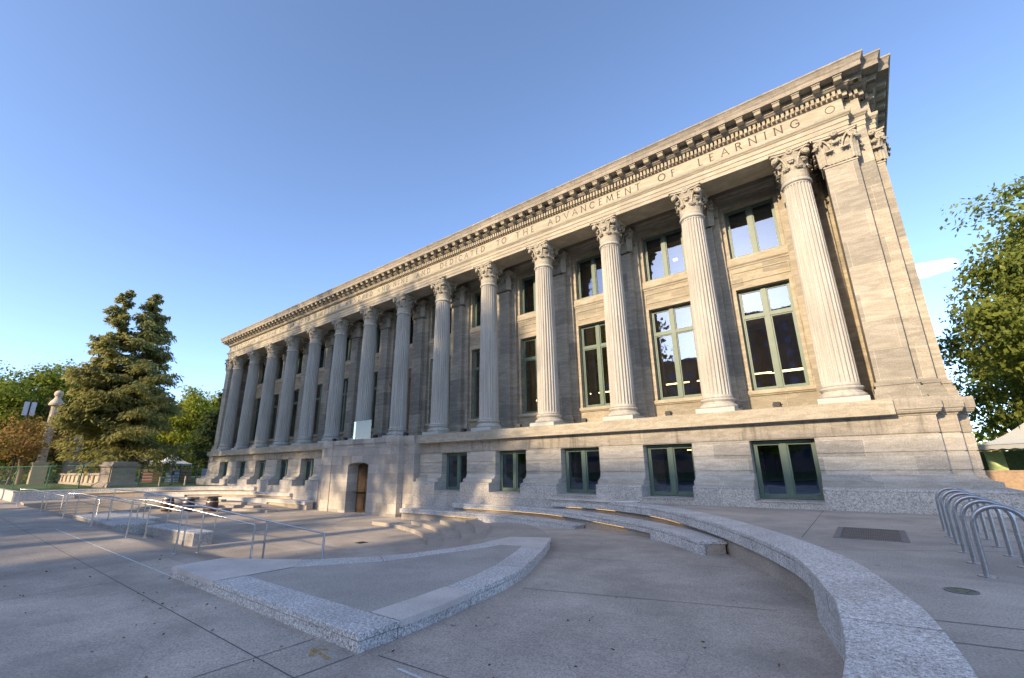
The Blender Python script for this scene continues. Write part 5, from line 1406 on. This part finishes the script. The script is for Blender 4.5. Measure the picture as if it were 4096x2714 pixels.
# ------------------------------------------------------------------ across the street (buildings and park trees from the window reflections, roof heights set to place the shade)
def brick(name, c0, c1):
    m, nt, b, out = mat(name); pos = mapped(nt,(1,1,1)); sep = nt.nodes.new('ShaderNodeSeparateXYZ'); nt.links.new(pos, sep.inputs[0])
    ad = N(nt,'ShaderNodeMath',operation='ADD'); nt.links.new(sep.outputs[0],ad.inputs[0]); nt.links.new(sep.outputs[1],ad.inputs[1]); cb = nt.nodes.new('ShaderNodeCombineXYZ'); nt.links.new(ad.outputs[0],cb.inputs[0]); nt.links.new(sep.outputs[2],cb.inputs[1])
    br = nt.nodes.new('ShaderNodeTexBrick'); nt.links.new(cb.outputs[0], br.inputs['Vector']); br.inputs['Scale'].default_value = 2; br.inputs['Color1'].default_value = col(c0); br.inputs['Color2'].default_value = col(c1); br.inputs['Mortar'].default_value = (0.3,0.28,0.25,1)
    nt.links.new(br.outputs['Color'], b.inputs['Base Color']); b.inputs['Roughness'].default_value = 0.9; return m
M['brick'] = brick('orange_brick', (0.48,0.22,0.11), (0.40,0.18,0.09)); M['brick2'] = brick('brown_brick', (0.22,0.13,0.09), (0.18,0.10,0.07))
M['band'] = plain('window_band', (0.05,0.07,0.10), 0.1, 0.0, spec=0.9)
def block(label, x0, x1, y0, y1, h, m_, step=3.6, ribbon=True, tier=None):
    root = empty('office_building', ((x0+x1)/2,(y0+y1)/2,-0.72), label, 'building', 'buildings across the street')
    cx, cy = (x0+x1)/2, (y0+y1)/2
    m = MB(); m.box((x0-cx,y0-cy,0),(x1-cx,y1-cy,h)); mesh_obj('wall', m, m_, root)
    z = 3.0
    while z+2 < h:
        m = MB()
        if ribbon: m.box((x0-cx+1,y1-cy-0.05,z),(x1-cx-1,y1-cy+0.06,z+1.5))
        else:
            x = x0-cx+1.0
            while x+1.4 < x1-cx: m.box((x,y1-cy-0.05,z),(x+1.4,y1-cy+0.06,z+1.9)); x += 2.9
        mesh_obj('window_row', m, M['band'], root); z += step
    m = MB(); m.box((x0-cx-0.3,y0-cy-0.3,h),(x1-cx+0.3,y1-cy+0.3,h+0.6)); mesh_obj('parapet', m, M['conc'], root)
SUNX = math.tan(R(6.5)); SUNZ = math.tan(R(20.0))
block('long orange brick office block across the street', -155, -33.1, -104, -80, 29.7, M['brick'])
block('brown brick tower across the street', -15.5, -8.5, -92, -80, 36.9, M['brick2'], 3.4, False)
block('dark broad office block across the street', -33.0, -18.1, -110, -86.5, 41.2, M['brick2'])
block('lower dark wing of the office block across the street', -18.0, 48, -112, -86.5, 41.0, M['brick2'])
tl = [(-66,-17.5,30.0,6.8,14.9),(-57,-19,31,6.6,14.9),(-48.5,-17.5,30,6.6,14.4),(-40.5,-19,31,6.6,13.8),(-32.5,-18,30,6.0,13.0),(-25.5,-18.5,28,4.8,12.6)]  # trees added out of view, crowns shaped to shade the colonnade
for i, (x, y, h, r, cb) in enumerate(tl):
    tree('street_tree', 'tall street tree across from the library, number %s from the corner' % ['four','three','two','six','seven','five'][i] if False else ['tall street tree facing the fourth window bay from the left','tall street tree facing the third portal side column','tall street tree facing the portal from across the road','tall street tree right of the one facing the portal','second tall street tree from the right across the road','slimmer tall street tree at the right end of the row across the road'][i], 'tree', (x,y,-0.72), h, r, cb, 200+i, 10000, 0.34, 'green', 'street trees across the road', nclump=150, spread=0.2, shell=0.15)
for i, (x, y, h, r) in enumerate([(-12,-44,12,5),(-24,-50,13,5.5),(-3,-48,11,4.5),(6,-52,12,5),(-38,-46,12,5),(-52,-48,13,5),(-66,-50,12,5)]):
    tree('park_tree', ['small park tree opposite the third basement window','park tree opposite the fifth basement window','small park tree opposite the first basement window','park tree opposite the right end of the library','park tree opposite the portal','park tree opposite the left colonnade','park tree opposite the left end of the library'][i], 'tree', (x,y,-0.72), h, r, 3.0, 300+i, 7000, 0.3, 'yellow', 'park trees across the road')

for i, (x, y, h, r) in enumerate([(-34,-31,16.5,5.0),(-45,-33,17,5.2)]):  # sparse crowns added out of view to break up sun on the floor
    tree('thin_tree', ['sparse tree across the road opposite the ramp','sparse tree across the road opposite the barrels','sparse tree across the road opposite the left end of the colonnade','sparse tree across the road opposite the stone pedestal'][i], 'tree', (x,y,-0.72), h, r, 8.5, 400+i, 3600, 0.36, 'yellow', 'sparse trees across the road', nclump=60, shell=0.2)

rng = np.random.default_rng(21); k = 130
lx = rng.uniform(-16,0,k); ly = rng.uniform(1.5,7.0,k); inside = (lx > -12.7) & (lx < -5.3) & (ly > 3.8)
cen = np.stack([lx, ly, np.full(k, G0+0.012)],1)[~inside]
fl_ = leaf_object('fallen_leaves', cen, 0.028, plain('dry_leaf', (0.16,0.09,0.04), 0.9, nz=0.5), None, rng, face=np.tile(np.array([[0,0,4.0]]),(len(cen),1))); fl_['kind'] = 'stuff'
# ------------------------------------------------------------------ light, sky, camera
AZ, EL = R(9.5), R(20.0)
sun = bpy.data.lights.new('sun', 'SUN'); sun.energy = 2.0; sun.angle = R(1.0); sun.color = (1.0,0.78,0.50)
so_ = bpy.data.objects.new('sun', sun); C.objects.link(so_)
ldir = Vector((math.sin(AZ)*math.cos(EL), math.cos(AZ)*math.cos(EL), -math.sin(EL)))
so_.rotation_euler = ldir.to_track_quat('-Z','Y').to_euler(); so_.location = (0,-60,60)
w = bpy.data.worlds.new('World'); scene.world = w; w.use_nodes = True
nt = w.node_tree; nt.nodes.clear()
sky = nt.nodes.new('ShaderNodeTexSky'); sky.sky_type = 'NISHITA'; sky.sun_disc = False; sky.sun_elevation = EL
sky.sun_rotation = math.atan2(-ldir.x, -ldir.y); sky.altitude = 1600; sky.air_density = 0.6; sky.dust_density = 2.0; sky.ozone_density = 1.3
bg_ = nt.nodes.new('ShaderNodeBackground'); bg_.inputs[1].default_value = 0.15
wo = nt.nodes.new('ShaderNodeOutputWorld')
# one small bright cloud low over the right hand trees
tc = nt.nodes.new('ShaderNodeTexCoord'); cd = Vector((5.65,39.6,12.55)).normalized()
vm = nt.nodes.new('ShaderNodeVectorMath'); vm.operation = 'SUBTRACT'; vm.inputs[1].default_value = cd; nt.links.new(tc.outputs['Generated'], vm.inputs[0])
mp = nt.nodes.new('ShaderNodeMapping'); mp.inputs['Scale'].default_value = (1,1,2.3); nt.links.new(vm.outputs[0], mp.inputs[0])
ln = nt.nodes.new('ShaderNodeVectorMath'); ln.operation = 'LENGTH'; nt.links.new(mp.outputs[0], ln.inputs[0])
nz = nt.nodes.new('ShaderNodeTexNoise'); nz.inputs['Scale'].default_value = 26; nz.inputs['Detail'].default_value = 6; nt.links.new(tc.outputs['Generated'], nz.inputs['Vector'])
ad = N(nt,'ShaderNodeMath',operation='MULTIPLY_ADD'); nt.links.new(nz.outputs['Fac'], ad.inputs[0]); ad.inputs[1].default_value = -0.04; nt.links.new(ln.outputs['Value'], ad.inputs[2])
rp = nt.nodes.new('ShaderNodeValToRGB'); rp.color_ramp.elements[0].position = 0.0; rp.color_ramp.elements[0].color = (1,1,1,1); rp.color_ramp.elements[1].position = 0.014; rp.color_ramp.elements[1].color = (0,0,0,1); nt.links.new(ad.outputs[0], rp.inputs[0])
mxw = nt.nodes.new('ShaderNodeMix'); mxw.data_type = 'RGBA'; nt.links.new(rp.outputs[0], mxw.inputs[0]); nt.links.new(sky.outputs[0], mxw.inputs[6]); mxw.inputs[7].default_value = (11,11,11.5,1)
nt.links.new(mxw.outputs[2], bg_.inputs[0]); nt.links.new(bg_.outputs[0], wo.inputs[0])
cam = bpy.data.cameras.new('camera'); co = bpy.data.objects.new('camera', cam); C.objects.link(co)
cam.sensor_width = 36; cam.lens = 1770.05/4096*36; cam.clip_end = 3000; cam.clip_start = 0.05
yw, pt, rl = -0.660193710, 0.278503172, -0.0146320439
fw = Vector((math.sin(yw)*math.cos(pt), math.cos(yw)*math.cos(pt), math.sin(pt))); rt = Vector((math.cos(yw), -math.sin(yw), 0)); upv = rt.cross(fw)
r2 = rt*math.cos(rl)+upv*math.sin(rl); u2 = -rt*math.sin(rl)+upv*math.cos(rl)
Mx = Matrix((( r2.x, u2.x, -fw.x, 0),( r2.y, u2.y, -fw.y, 0),( r2.z, u2.z, -fw.z, 1.58),(0,0,0,1)))
co.matrix_world = Mx; scene.camera = co
vs_ = scene.view_settings; vs_.view_transform = 'Standard'; vs_.look = 'None'; vs_.exposure = 1.75; vs_.gamma = 1.0; vs_.use_curve_mapping = False
scene.cycles.max_bounces = 7; scene.cycles.transparent_max_bounces = 12; scene.cycles.use_denoising = True
